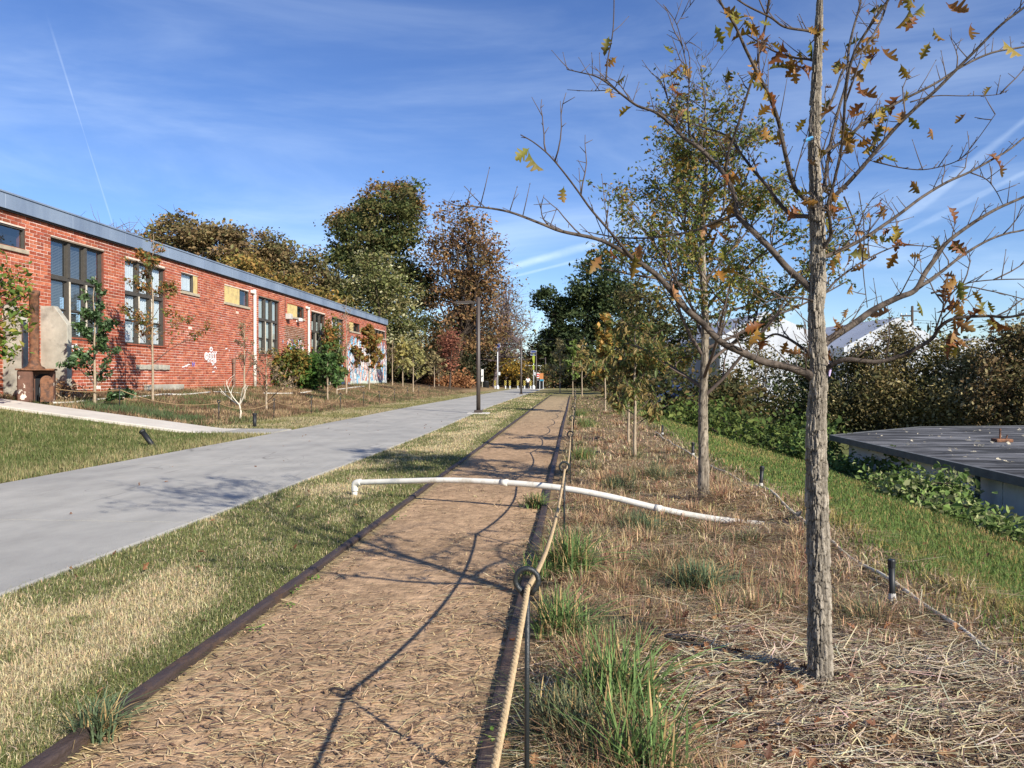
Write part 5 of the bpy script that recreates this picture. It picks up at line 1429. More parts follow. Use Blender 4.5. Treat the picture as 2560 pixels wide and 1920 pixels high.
BRANCH = [  # traced points, r0, r1, depth drift at the end
    ([(1350, 1535), (1320, 1515), (1240, 1490), (1150, 1470), (1060, 1430), (980, 1390), (900, 1310), (840, 1260), (790, 1200), (720, 1120), (650, 1070), (600, 1035), (540, 1000), (470, 970), (330, 940), (250, 910), (120, 862), (0, 842), (-90, 838)], 22, 2.5, -.45),
    ([(622, 1052), (560, 980), (510, 920), (450, 850), (400, 780), (340, 700), (280, 630), (220, 580), (165, 548)], 7, 2, -.45),
    ([(1360, 1190), (1325, 1155), (1250, 1090), (1180, 1010), (1120, 950), (1070, 900), (1045, 870), (1035, 800), (1000, 720), (950, 660), (890, 600), (830, 560), (770, 500), (710, 455), (640, 430), (590, 395), (520, 340), (470, 310), (410, 295), (355, 283)], 19, 2, .4),
    ([(1042, 872), (960, 900), (880, 935), (760, 960), (660, 968), (560, 965), (470, 950)], 9, 3, .35),
    ([(512, 328), (520, 240), (540, 130), (545, 0), (540, -90)], 5, 2.5, .5), ([(540, 365), (450, 370), (355, 365)], 3, 1.5, .5),
    ([(998, 700), (1010, 620), (1045, 520), (1085, 390), (1120, 280), (1140, 200), (1160, 100), (1175, 0), (1190, -90)], 8, 5, -.1),
    ([(1368, 850), (1345, 825), (1290, 780), (1265, 720), (1240, 620), (1215, 500), (1180, 400), (1130, 300), (1080, 200), (1040, 110), (990, 30), (950, -40)], 14, 4, -.45),
    ([(1365, 895), (1330, 880), (1270, 875), (1220, 830), (1170, 760), (1110, 690), (1050, 610), (1000, 550), (880, 510), (760, 470), (700, 450)], 13, 2, .55),
    ([(1372, 1425), (1400, 1400), (1430, 1375), (1530, 1310), (1600, 1260), (1700, 1210), (1770, 1180), (1810, 1110), (1860, 1040), (1900, 985), (2000, 910), (2100, 850), (2212, 800), (2330, 740)], 22, 5, .35),
    ([(1780, 1172), (1870, 1110), (1960, 1040), (2060, 980), (2140, 950), (2212, 935), (2330, 900)], 10, 4, .6), ([(1835, 1192), (1960, 1165), (2060, 1180), (2150, 1200), (2260, 1230)], 5, 2, .2),
    ([(1385, 1520), (1410, 1502), (1440, 1477), (1500, 1462), (1610, 1472), (1700, 1450), (1770, 1420), (1840, 1375), (1870, 1330), (1930, 1295), (2060, 1285), (2140, 1290), (2212, 1275), (2330, 1230)], 15, 4, -.4),
    ([(1850, 1345), (1900, 1220), (1960, 1160), (2060, 1140), (2212, 1135), (2300, 1140)], 4, 2, -.35),
    ([(1372, 1060), (1400, 1045), (1480, 1010), (1560, 970), (1650, 910), (1720, 860), (1800, 800), (1900, 740), (1990, 700), (2080, 650), (2150, 610), (2212, 560), (2330, 470)], 12, 4, .6),
    ([(1372, 880), (1405, 845), (1440, 800), (1500, 740), (1580, 650), (1680, 530), (1760, 450), (1850, 370), (1930, 290), (2020, 200), (2120, 100), (2212, 30), (2290, -40)], 13, 4, -.35),
    ([(1365, 800), (1395, 770), (1410, 680), (1430, 560), (1460, 440), (1490, 330), (1500, 200), (1520, 110), (1540, 40), (1560, -60)], 11, 5, .5),
    ([(1380, 1030), (1400, 1005), (1425, 960), (1422, 890), (1412, 840), (1440, 740), (1470, 600), (1480, 480), (1490, 350), (1520, 220), (1590, 100), (1660, 0), (1700, -70)], 10, 5, -.45),
    ([(1365, 500), (1390, 475), (1420, 430), (1450, 360), (1480, 280), (1560, 200), (1600, 140), (1640, 60), (1670, -40)], 9, 4, .35),
    ([(1362, 660), (1400, 620), (1480, 570), (1560, 500), (1640, 450), (1730, 400), (1850, 340), (1960, 270), (2080, 215), (2212, 190), (2320, 160)], 10, 4, .2),
    ([(1360, 1450), (1330, 1430), (1290, 1400), (1240, 1370), (1190, 1360), (1120, 1395), (1000, 1360), (870, 1355)], 10, 2, .3),
    ([(1360, 1225), (1320, 1215), (1280, 1210), (1200, 1215), (1150, 1240)], 7, 2, -.3), ([(1370, 250), (1330, 240), (1280, 235), (1200, 210), (1130, 170), (1070, 130)], 8, 3, .4),
    ([(1375, 140), (1330, 125), (1240, 110), (1180, 70), (1080, 20), (980, -50)], 8, 3, -.3), ([(1378, 1215), (1405, 1190), (1450, 1140), (1530, 1080), (1600, 1040), (1700, 1000), (1800, 1000), (1870, 1010)], 7, 2, .4),
    ([(1600, 655), (1700, 680), (1800, 690), (1900, 670), (1960, 640), (2020, 570), (2095, 465)], 3.5, 1.5, -.3), ([(1750, 415), (1850, 390), (1980, 390), (2100, 385), (2150, 365)], 3.5, 1.5, .15),
    ([(850, 555), (845, 440), (850, 340), (830, 220), (800, 100), (755, 30)], 4.5, 2, .45), ([(800, 100), (825, 60), (855, 22)], 2.5, 1.2, .45), ([(1990, 700), (2060, 730), (2100, 780), (2125, 830)], 4, 2, .6),
    ([(1480, 800), (1520, 900), (1550, 1000), (1560, 1120), (1575, 1250)], 4, 1.6, -.3), ([(950, 660), (870, 560), (800, 500), (740, 340), (700, 300)], 5, 2, .45),
    ([(1382, -60), (1480, -160), (1640, -260)], 7, 3, -.5), ([(1382, -60), (1250, -170), (1080, -230)], 7, 3, .5)]
orng = random.Random(8)
bpts = []; shoots = []
for pts, r0, r1, dz in BRANCH:
    root_dz = 0.0
    if bpts and not (1320 <= pts[0][0] <= 1400):                  # a side branch: start at its parent's depth
        best = min(((abs(x - pts[0][0]) + abs(y - pts[0][1]), d) for (x, y, d, *_ ) in bpts), key=lambda k: k[0]); root_dz = best[1]
    n = len(pts); p3 = []
    for k, (x, y) in enumerate(pts):
        f = (k / (n - 1)) ** 1.1; d = root_dz + (dz - root_dz) * f; p3.append(c6(x, y, d))
    c = spline(p3, 5); rr = np.interp(np.linspace(0, 1, len(c)), [0, .08, .5, 1], [r0, r0 * .8, r0 * .5 + r1 * .2, r1]) * M6 * .9
    br = MB().tube(c, rr, 9)
    for k in range(2, len(c) - 1):
        x = pts[min(n - 1, k // 5)]
        bpts.append((x[0], x[1], root_dz + (dz - root_dz) * (k / len(c)), Vector(c[k]), rr[k], Vector(c[k] - c[k - 1]).normalized()))
    obj_ = br.obj('branch', M_BARKD if r0 < 9 else mat('branch_bark', srgb(92, 82, 73), .85, .28, 26, .5, 60, color2=srgb(58, 51, 46), mixscale=18, spec=.2), oak, True)
    # spur twigs on this branch
    tw = MB(); cnt = 0
    for k in range(3, len(c)):
        if orng.random() < .42:
            p0 = Vector(c[k]); d0 = Vector(c[k] - c[k - 1]).normalized(); sd = Vector((orng.uniform(-1, 1), orng.uniform(-1, 1), orng.uniform(-.3, 1.2))); dr = (d0 * .6 + sd).normalized(); L_ = orng.uniform(.02, .16) * (1.2 if orng.random() < .2 else .7)
            q1 = p0 + dr * L_ * .5 + Vector((0, 0, L_ * .06)); q2 = p0 + dr * L_ + Vector((0, 0, L_ * .18))
            tw.tube([p0, q1, q2], [.0022, .0018, .001], 5); tw.tube([q2, q2 + dr * .006], [.0022, .0006], 5); cnt += 1
            if orng.random() < .4: tw.tube([q1, q1 + (dr + Vector((orng.uniform(-1, 1), orng.uniform(-1, 1), .3))).normalized() * L_ * .4], [.0014, .0008], 5)
    for k in range(4, len(c) - 2, 3):                              # longer shoots, mostly upright
        if orng.random() < .24 and k < len(c) * .82:
            p0 = Vector(c[k]); d0 = Vector(c[k] - c[k - 1]).normalized(); L_ = orng.uniform(.1, .34)
            dr = (d0 * .7 + Vector((orng.gauss(0, .5), orng.gauss(0, .5), orng.uniform(.1, 1.3)))).normalized(); pts_ = [p0]
            for q_ in range(6): dr = (dr + Vector((orng.gauss(0, .16), orng.gauss(0, .16), orng.gauss(.05, .16)))).normalized(); pts_.append(pts_[-1] + dr * L_ / 6)
            tw.tube(pts_, np.linspace(.0034, .0012, 7), 5); cnt += 1
            for q_ in (2, 3, 4, 5):
                e_ = pts_[q_] + (dr * .6 + Vector((orng.gauss(0, .7), orng.gauss(0, .7), orng.gauss(.2, .5)))).normalized() * orng.uniform(.015, .09)
                tw.tube([pts_[q_], e_], [.0018, .001], 5)
            if 600 < pts[min(n - 1, k // 5)][0] < 2000: shoots.append((pts_[3], pts_[5]))
    if cnt: tw.obj('twigs', M_TWIG, obj_, True)['kind'] = 'stuff'
ur = random.Random(31); utips = []
for k in range(20):
    f = k / 20; z_ = 3.05 + 1.6 * f; q_ = tpa[np.argmin(np.abs(tpa[:, 2] - z_))]; a = k * 2.4; out = []
    grow(ur, Vector(q_), (math.cos(a), math.sin(a), .75), 1.5 * (1.05 - f) ** .7 + .25, .013 * (1.1 - .6 * f), 2, out, utips, (3, 4), .35, .16, .45, .7)
    branches_mesh(out, .0022).obj('branch', M_BARKD, oak, True)
MB().tube([(c6(1418, 1480)), (c6(1424, 1500, -.03)), (c6(1420, 1530, -.03))], [.006, .008, .004], 5).obj('ribbon', mat('lilac_ribbon', srgb(196, 176, 214), .7, .05), oak)
MB().tube([tuple(c6(1350, 560, -.03)), tuple(c6(1320, 572, -.05))], .008, 6).obj('blue_tie', mat('blue_tie', srgb(60, 130, 180), .6, .05), oak)

LSH = [oak_leaf(100 + s) for s in range(7)]
LCOL = [srgb(106, 110, 42), srgb(130, 116, 44), srgb(152, 100, 44), srgb(122, 76, 40), srgb(158, 124, 56), srgb(88, 98, 40), srgb(166, 114, 76)]
lmesh = []
for k in range(14):
    V, F_ = LSH[k % 7]; base = np.array(LCOL[k % 7]); other = np.array(LCOL[(k * 3 + 1) % 7])
    t = V[:, :1] * (.6 if k % 2 else .3) + np.abs(V[:, 1:2]) * .8
    lmesh.append(mesh_of('leaf', V, F_, M_LEAF, base * (1 - t) + other * t, True))


def put_leaf(tree, p, d, roll, s, k, meshes):
    o = put('leaf', meshes[k % len(meshes)], tree)
    m = rot_from(d, roll).to_4x4(); o.location = Vector(p) - tree.location; o.rotation_euler = m.to_euler(); o.scale = (s, s, s)


nl = 0
mb = MB()
for k in range(520):
    p, d = utips[ur.randrange(len(utips))]; V, F_ = LSH[ur.randrange(7)]; m = np.array(rot_from((ur.uniform(-1, 1), ur.uniform(-1, 1), ur.uniform(-1, .2)), ur.uniform(0, 6.28))) * ur.uniform(.06, .095)
    mb.add(V @ m.T + np.array(p + Vector((ur.gauss(0, .05), ur.gauss(0, .05), ur.gauss(0, .05)))), F_, np.array(LCOL[ur.randrange(7)]))
mb.obj('upper_foliage', M_LEAF, oak)['kind'] = 'stuff'
hand = [(1930, 1110), (1945, 1135), (1920, 1180), (1935, 1210), (1950, 1250), (1930, 1290), (1940, 1330), (1925, 1370), (1935, 1390), (1960, 1180), (1985, 1165), (2060, 1220), (2050, 1250), (2045, 1300), (1890, 1160), (1895, 1120),
        (480, 1020), (495, 1035), (650, 985), (190, 610), (205, 600), (340, 755), (1010, 280), (745, 185), (955, 100), (985, 30), (1040, 40), (1060, 60), (1330, 110), (1345, 160), (1400, 110), (1420, 160), (1390, 90), (1300, 200), (1260, 210), (1240, 165), (1600, 180), (1625, 195), (1590, 235), (1710, 260), (1840, 115), (1830, 170), (1990, 95), (1775, 60), (1805, 20), (1890, 20), (2120, 160), (1905, 835), (1860, 960), (1715, 965), (1620, 960), (1545, 980), (1480, 985), (1440, 1040), (1515, 1150), (1495, 1250), (1575, 1075), (1450, 1310), (1430, 1290), (1250, 1385), (1390, 1460), (1385, 1450), (2060, 620), (2120, 660), (1830, 520), (1720, 450), (1710, 380), (1740, 470), (1650, 450), (2080, 350), (1700, 1020), (1780, 1220), (1680, 1260), (1980, 460), (1010, 1060), (990, 1000), (960, 940), (1000, 840), (980, 760), (815, 465), (820, 655), (700, 1150), (715, 1200), (780, 1160), (530, 1010), (630, 1030), (525, 145), (558, 230), (620, 430)]
hand += [(x + orng.gauss(0, 14), y + orng.gauss(0, 14)) for x, y in hand[:16]]
for (x, y) in hand:
    best = min(bpts, key=lambda b: abs(b[0] - x) + abs(b[1] - y)); p = c6(x, y, best[2])
    put_leaf(oak, p, (orng.uniform(-.7, .7), orng.uniform(-.7, .7), orng.uniform(-1.2, -.1)), orng.uniform(0, 6.28), orng.uniform(.055, .105), orng.randrange(14), lmesh); nl += 1
cand = [b for b in bpts if b[4] < 10 * M6 and 900 < b[0] < 1720 and -60 < b[1] < 1050]
while nl < 298:
    b = orng.choice(cand); b3 = b[3] if orng.random() < .6 or not shoots else orng.choice(orng.choice(shoots)); p = b3 + Vector((orng.gauss(0, .03), orng.gauss(0, .03), orng.gauss(-.02, .03)))
    for _ in range(orng.choice((1, 1, 2, 3))):
        put_leaf(oak, p + Vector((orng.gauss(0, .015), orng.gauss(0, .015), orng.gauss(0, .015))), (orng.uniform(-1, 1), orng.uniform(-1, 1), orng.uniform(-1.1, .2)), orng.uniform(0, 6.28), orng.uniform(.045, .10), orng.randrange(14), lmesh); nl += 1


# ------------------------------------------------------------------ second oak
def young_oak(base, H, r0, label, seed, first=1.45, leaves=2600, lsize=.05, cols=None, narrow=.36, name='oak_tree', group='trees along the straw strip', nlimb=22, single=0, shapes_=None, trunk_detail=True, tipn=3, bark=(srgb(70, 62, 55), srgb(160, 148, 130)), elev=.75, crown_pow=.8, low_bias=1):
    r = random.Random(seed); nr = np.random.default_rng(seed); x, y, z = base
    t = thing(name, label, 'tree', base, group)
    pts = [(x, y, z - .08)] + [(x + .04 * math.sin(k * 1.3 + seed) * H / 5 * k / 12, y + .03 * math.cos(k * 1.7 + seed) * H / 5 * k / 12, z + H * k / 12) for k in range(13)]
    c = spline(pts, 4); rr = np.interp(np.linspace(0, 1, len(c)), [0, .08, .35, 1], [r0 * 1.08, r0, r0 * .75, .006])
    if trunk_detail: bark_trunk('trunk', c, rr, 40, .02, .05, .009, M_BARKV, t, bark[0], bark[1], seed)
    else: MB().tube(c, rr, 8).obj('trunk', M_BARKP, t, True)
    tips = []
    for k in range(nlimb):
        f = first / H + (1 - first / H) * (k / nlimb) ** .9; i = min(len(c) - 2, int(f * (len(c) - 1))); a = k * 2.4 + r.uniform(-.4, .4)
        L_ = H * narrow * (1.02 - (f - first / H) / (1 - first / H)) ** crown_pow * r.uniform(.75, 1.15) + .1; out = []
        grow(r, Vector(c[i]), (math.cos(a), math.sin(a), elev * r.uniform(.4, 1.3)), L_, rr[i] * .45, 2 if L_ > .45 else 1, out, tips, (3, 5), .3, .2, .5)
        branches_mesh(out, .0022 if H > 3 else .0035).obj('branch', M_TWIG, t, True)
    cs = np.array([tuple(p) for p, _ in tips]); cols = np.array(cols)
    if shapes_ is None:
        V, F_, C = leaf_cards(cs, max(1, leaves // len(cs)), .06 * H / 5, lsize, cols, nr); o = mk('foliage', V, F_, M_LEAF, t, C); o['kind'] = 'stuff'
    else:
        ms = []
        for k in range(10):
            V, F_ = shapes_[k % len(shapes_)]; ms.append(mesh_of('leaf', V, F_, M_LEAF, np.tile(cols[k % len(cols)] * r.uniform(.8, 1.2), (len(V), 1)), True))
        mb = MB()
        for k in range(leaves):
            p, d = min((tips[r.randrange(len(tips))] for _ in range(low_bias)), key=lambda t_: t_[0].z); p = p + Vector((r.gauss(0, .05), r.gauss(0, .05), r.gauss(-.02, .05))); dv = (r.uniform(-1, 1), r.uniform(-1, 1), r.uniform(-1.0, .5) if shapes_ is LOB else r.uniform(-1.6, -.2)); s = lsize * r.uniform(.7, 1.3); roll = r.uniform(0, 6.28)
            if k < single: put_leaf(t, p, dv, roll, s * 1.15, r.randrange(10), ms)
            else:
                V, F_ = shapes_[r.randrange(len(shapes_))]; m = np.array(rot_from(dv, roll)) * s; mb.add(V @ m.T + np.array(p), F_, cols[r.randrange(len(cols))] * r.uniform(.75, 1.25))
        if mb.n: mb.obj('foliage', M_LEAF, t)['kind'] = 'stuff'
    return t


def lobe_leaf(seed):
    r = random.Random(seed); o = [(0, 0), (.18, .05), (.3, .22), (.45, .10), (.62, .27), (.78, .10), (1, 0), (.78, -.10), (.62, -.27), (.45, -.10), (.3, -.22), (.18, -.05)]
    cup, fold = r.uniform(-.5, .5), r.uniform(.1, .6)
    V = [(x, y, fold * abs(y) + cup * (x - .4) ** 2) for x, y in o]; V.append((.5, 0, 0))
    return np.array(V), np.array([(i, (i + 1) % 12, 12) for i in range(12)])


LOB = [lobe_leaf(s) for s in range(6)]
OLIVE = [srgb(104, 112, 52), srgb(84, 98, 46), srgb(128, 124, 58), srgb(146, 116, 56), srgb(96, 108, 56)]
q = G(1759, 1256); young_oak((q.x, q.y, 0), 5.0, .062, 'second oak with olive green leaves behind the near oak', 21, 1.45, 14500, .056, OLIVE, .31, crown_pow=.85, low_bias=2, shapes_=LOB, single=270, nlimb=44, elev=.8)
MAG = [srgb(104, 110, 58), srgb(122, 110, 62), srgb(86, 98, 52), srgb(136, 116, 70)]
LLS = [long_leaf(s) for s in range(5)]
q = G(1587, 1146); young_oak((q.x, q.y, 0), 2.5, .032, 'small tree with drooping brown green leaves beyond the white pipe', 22, .75, 1500, .12, MAG, .29, name='ornamental_tree', shapes_=LLS, single=200, nlimb=16, trunk_detail=False)
q = G(1571, 1112); young_oak((q.x, q.y, 0), 2.5, .028, 'slim leaning tree just behind the drooping leaved tree', 23, .7, 800, .12, MAG, .24, name='ornamental_tree', shapes_=LLS, nlimb=12, trunk_detail=False)
q = G(1513, 1033); young_oak((q.x, q.y, 0), 3.9, .035, 'thin tree with yellowing leaves left of the drooping leaved tree', 24, 1.0, 2200, .11, [srgb(132, 124, 62), srgb(160, 124, 62), srgb(110, 112, 58)], .22, name='young_tree', nlimb=16, trunk_detail=False)
q = G(1455, 992, 0); young_oak((q.x, q.y, 0), 4.2, .05, 'pale trunked bare young tree by the far rope posts', 25, 1.6, 120, .1, [srgb(150, 130, 80)], .22, name='young_tree', nlimb=16, trunk_detail=False)
q = G(1432, 990, 0); young_oak((q.x, q.y, 0), 4.4, .04, 'thin bright green young tree far along the strip', 26, 1.4, 900, .16, [srgb(112, 128, 60), srgb(92, 110, 54)], .2, name='young_tree', nlimb=14, trunk_detail=False)
q = G(1400, 983, 0); young_oak((q.x, q.y, 0), 5.0, .05, 'bare many stemmed young tree in front of the far dark trees', 27, 1.2, 150, .14, [srgb(130, 122, 84)], .32, name='young_tree', nlimb=18, trunk_detail=False)

# ------------------------------------------------------------------ trees in the left bed
bed_at = hit
LG = 'young trees in the left bed'
def height_for(b, vt):
    zc = (Vector((b[0], b[1], 0))).length; d = ray(CX, vt); return EYE + (HOR - vt) / FPX * (b[1] * math.cos(YAW) - b[0] * math.sin(YAW)) - b[2]
DG = [srgb(58, 82, 44), srgb(72, 98, 52), srgb(48, 70, 40), srgb(110, 132, 96)]
OG = [srgb(104, 104, 50), srgb(138, 98, 54), srgb(86, 96, 46), srgb(156, 108, 58)]
specs = [(237, 1017, 690, 'young evergreen with whorled dark green leaves before the wall window', DG, 3000, .07, .24, .45), (382, 1006, 585, 'young oak with sparse olive and rust leaves before the white curtained window', OG, 2600, .06, .27, 1.3),
         (611, 1000, 800, 'bare vase shaped sapling before the brick wall near the downspout', None, 0, 0, .26, 1.5), (666, 1027, 880, 'bare forked sapling in front of the big shrubs', None, 0, 0, .5, 1.0), (819, 1001, 868, 'young tree with dark green leaves right of the round shrub', [srgb(62, 88, 46), srgb(80, 104, 54)], 1600, .13, .36, .9),
         (842, 989, 868, 'slim tree with thin green leaves before the far tall windows', [srgb(84, 100, 54), srgb(104, 112, 62)], 700, .14, .3, 1.1), (866, 985, 742, 'tall bare grey sapling before the last tall window', None, 0, 0, .2, 1.2), (923, 975, 812, 'young tree with rust orange leaves before the painted wall', [srgb(150, 100, 52), srgb(128, 106, 54), srgb(110, 104, 52)], 1900, .17, .3, 1.3),
         (981, 964, 850, 'thin bare sapling just past the painted wall corner', None, 0, 0, .25, 1.6), (1007, 967, 845, 'second pale sapling past the building corner', [srgb(150, 140, 80)], 200, .15, .22, 1.8), (1033, 981, 852, 'pale forked sapling with rising bare branches past the building', [srgb(150, 144, 90)], 160, .14, .36, 1.2),
         (1086, 968, 882, 'rounded bare sapling at the wood edge', [srgb(140, 128, 90)], 150, .14, .42, 1.2), (1097, 965, 905, 'small thin sapling beside the rounded bare one', None, 0, 0, .3, 1.2), (1142, 962, 880, 'twiggy sapling right of the red leaved tree', None, 0, 0, .4, 1.2)]
for k, (u, v, vt, lab, cols, n, ls, nar, first) in enumerate(specs):
    b = bed_at(u, v); H = height_for(b, vt)
    young_oak(b, H, .045 if k < 2 else .04 + .012 * H / 4, lab, 300 + k, first * H / 4.5, max(n, 1), ls if ls else .05, cols or [srgb(140, 120, 90)], nar, name='young_tree', group=LG, nlimb=16 if cols else 11, trunk_detail=False, elev=.8 if cols else 1.6)
# white barked dead shrub at the walk corner
b = bed_at(600, 1049); t = thing('dead_shrub', 'small bleached dead shrub by the walk corner', 'shrub', b); r = random.Random(4); out = []
out.append(([Vector(b) - Vector((0, 0, .05)), Vector(b) + Vector((.03, 0, .25)), Vector(b) + Vector((-.02, 0, .48))], np.array([.03, .026, .024])))
tp_ = Vector(b) + Vector((-.02, 0, .46))
for d in ((-1, .1, .5), (-.8, -.2, .75), (.5, .2, .9), (.25, 0, 1.2)): grow(r, tp_, d, .9 if d[0] < 0 else .6, .02, 1, out, [], (2, 4), .2, .25, .5)
branches_mesh(out, .006).obj('stems', mat('bleached_wood', srgb(206, 198, 180), .8, .15, 10), t, True)


# ------------------------------------------------------------------ shrubs
def shrub(label, blobs, cols, nclump, nper, lsize, seed, name='shrub', cat='shrub', group=None, stems=14, base=None, stem_mat=None, spread=.3):
    """blobs: (centre, (rx, ry, rz)); leaves gathered in clumps through each blob, stems rising from the base"""
    nr = np.random.default_rng(seed); r = random.Random(seed)
    c0 = np.mean([b[0] for b in blobs], 0); base = base or (c0[0], c0[1], gz1(c0[0], c0[1]))
    t = thing(name, label, cat, base, group)
    vol = np.array([b[1][0] * b[1][1] * b[1][2] for b in blobs]) ** .67; cen = []
    for (c, rad), w in zip(blobs, vol / vol.sum()):
        m = max(4, int(nclump * w)); d = nr.normal(0, 1, (m, 3)); d /= np.linalg.norm(d, axis=1, keepdims=True); rr = nr.random(m)[:, None] ** .45
        cen.append(np.array(c) + d * rr * np.array(rad))
    cen = np.concatenate(cen); cen = cen[cen[:, 2] > gz(cen[:, 0], cen[:, 1]) + .05] if True else cen
    if nper:
        V, F_, C = leaf_cards(cen, nper, spread, lsize, cols, nr, flat=.2); o = mk('foliage', V, F_, M_FOL, t, C); o['kind'] = 'stuff'
    mb = MB()
    for k in range(stems):
        e = cen[nr.integers(len(cen))]; b = np.array([base[0] + nr.normal(0, blobs[0][1][0] * .3), base[1] + nr.normal(0, blobs[0][1][1] * .3), 0]); b[2] = gz1(b[0], b[1]) - .05
        m = (b + e) / 2 + nr.normal(0, .12, 3); mb.tube(spline([b, m, e], 4), np.linspace(.03, .008, 9) * (1 + spread), 5, cap=False)
    if stems: mb.obj('stems', stem_mat or M_BARKD, t, True)
    return t


def pb(u, v, zc, ru, rv, dr=None):
    c = P(u, v, zc); k = zc / FPX; return (tuple(c), (ru * k, (dr if dr else ru) * k, rv * k))


b = W(700, 900)
shrub('large shrub with yellowing leaves against the wall by the downspout', [pb(690, 925, 43, 40, 55, 22), pb(735, 900, 43, 28, 50, 22)], [srgb(92, 104, 52), srgb(130, 122, 60), srgb(74, 90, 46), srgb(150, 120, 64)], 150, 26, .10, 401, group='shrubs against the brick wall', stems=40, stem_mat=M_BARKP, spread=.22)
shrub('round dense dark green shrub against the wall', [pb(772, 935, 44, 42, 42, 22), pb(800, 915, 45, 22, 30, 14)], [srgb(66, 96, 44), srgb(84, 112, 52), srgb(52, 76, 38)], 170, 34, .11, 402, group='shrubs against the brick wall', stems=16, spread=.2)
shrub('narrow climbing shrub between the far tall windows', [pb(820, 860, 51, 14, 70, 8), pb(838, 850, 52, 10, 50, 8)], [srgb(100, 108, 56), srgb(150, 110, 60), srgb(78, 94, 48)], 90, 16, .12, 403, group='shrubs against the brick wall', stems=12, spread=.2)
shrub('leafy branches of a tree hanging over the rusty stove at the left picture edge', [pb(20, 720, 18.5, 60, 60, 40), pb(-60, 700, 18, 70, 110, 50), pb(60, 790, 18.5, 45, 35, 25), pb(10, 860, 18.3, 45, 60, 30)], [srgb(98, 118, 50), srgb(78, 98, 44), srgb(126, 120, 56)], 120, 9, .085, 404, name='vine_tree', cat='tree', stems=26, base=(-15.2, 14.9, gz1(-15.2, 14.9)), spread=.14)
b_ = bed_at(250, 985); shrub('dry brown weeds at the foot of the concrete wing wall', [((-15.5, 22.1, gz1(-15.5, 22.1) + .25), (.9, .25, .3))], [srgb(150, 116, 84), srgb(126, 98, 72)], 40, 12, .05, 405, stems=40, stem_mat=M_STRAW if False else M_BARKP, spread=.12)
# right side: hedge behind the low building, kudzu, vines
HG = 'brushy hedge behind the low building'
hb = [(2130, 960, 38, 75, 90, 'dark brush directly behind the near oak trunk', [srgb(70, 72, 44), srgb(92, 84, 52), srgb(56, 60, 38)]), (2230, 920, 37, 80, 105, 'tall thin brush in front of the tent peak', [srgb(94, 86, 56), srgb(80, 80, 48), srgb(108, 94, 60)]), (2330, 950, 36, 80, 100, 'olive brush behind the middle of the flat roof', [srgb(98, 92, 54), srgb(114, 100, 62), srgb(84, 84, 48)]),
      (2420, 960, 35, 80, 95, 'pale flecked brush right of the utility pole', [srgb(118, 108, 70), srgb(96, 90, 56), srgb(150, 138, 92)]), (2520, 930, 33, 80, 125, 'tall rust brown brush at the right picture edge', [srgb(102, 84, 58), srgb(92, 78, 52), srgb(82, 80, 48)]), (2620, 930, 32, 70, 130, 'brush cut off by the right picture edge', [srgb(98, 84, 56), srgb(86, 82, 50)]),
      (2010, 960, 40, 80, 85, 'dark evergreen brush left of the near oak trunk', [srgb(48, 58, 36), srgb(62, 70, 42), srgb(80, 76, 48)]), (1890, 955, 42, 85, 95, 'bare twiggy brush before the white tent wall', [srgb(92, 86, 58), srgb(78, 74, 50)]), (1800, 1000, 40, 60, 50, 'low dark brush behind the second oak trunk', [srgb(72, 76, 44), srgb(96, 88, 56)])]
for k, (u, v, zc, ru, rv, lab, cols) in enumerate(hb):
    cols = [tuple(min(.8, c_ * 1.35) for c_ in c) for c in cols] * 2 + [srgb(160, 148, 108)]
    tw = 'twiggy' in lab
    shrub(lab, [pb(u, v, zc, ru, rv, 40), pb(u - 30, v + 60, zc - 1, ru * .8, rv * .7, 40), pb(u + 20, v - rv * .55, zc, ru * .45, rv * .55, 30), pb(u, v + 95, zc - 1.2, ru * 1.1, 70, 40)], cols, 330 if not tw else 240, 40 if not tw else 22, .085, 420 + k, group=HG, stems=70 if tw else 50, spread=.3, stem_mat=M_BARKP if tw else None)
IV = [srgb(104, 126, 66), srgb(122, 138, 80), srgb(86, 108, 56), srgb(144, 148, 104)]
shrub('broad leaved vine heap against the low white wall', [((6.7, 15.0, -.95), (.85, 1.5, .48)), ((6.2, 13.0, -1.0), (.75, 1.4, .26)), ((5.9, 11.3, -.95), (.65, 1.3, .18)), ((7.0, 17.6, -1.15), (.45, 1.4, .28))], IV, 420, 22, .062, 450, name='vine_heap', cat='vine', stems=10, spread=.13)
shrub('vine mound at the near corner of the low building in the shade', [((7.3, 21.4, -1.15), (.4, 2.0, .3)), ((8.0, 20.2, -1.1), (.16, 1.6, .5)), ((7.0, 24, -.85), (.9, 1.2, .5))], IV[:3], 200, 16, .08, 451, name='vine_heap', cat='vine', stems=10, spread=.16)
shrub('green bramble bank at the slope foot behind the second oak', [((6.6, 27, -.75), (1.6, 3.4, .75)), ((5.2, 32, -.4), (1.6, 4, .8)), ((7.6, 25.4, -.6), (1.0, 1.6, .8))], [srgb(82, 100, 46), srgb(100, 110, 56), srgb(64, 80, 40)], 260, 22, .10, 452, name='bramble_bank', cat='bramble', stems=18, spread=.25)
shrub('dark thicket behind the far end of the green slope', [((4.6, 40, .1), (2.2, 4, 1.5)), ((3.8, 50, .4), (2.5, 5, 1.6)), ((7.5, 38, .2), (2, 4, 1.6))], [srgb(58, 66, 38), srgb(78, 78, 46), srgb(104, 88, 56)], 260, 24, .16, 453, name='thicket', cat='shrub', stems=24, spread=.4)

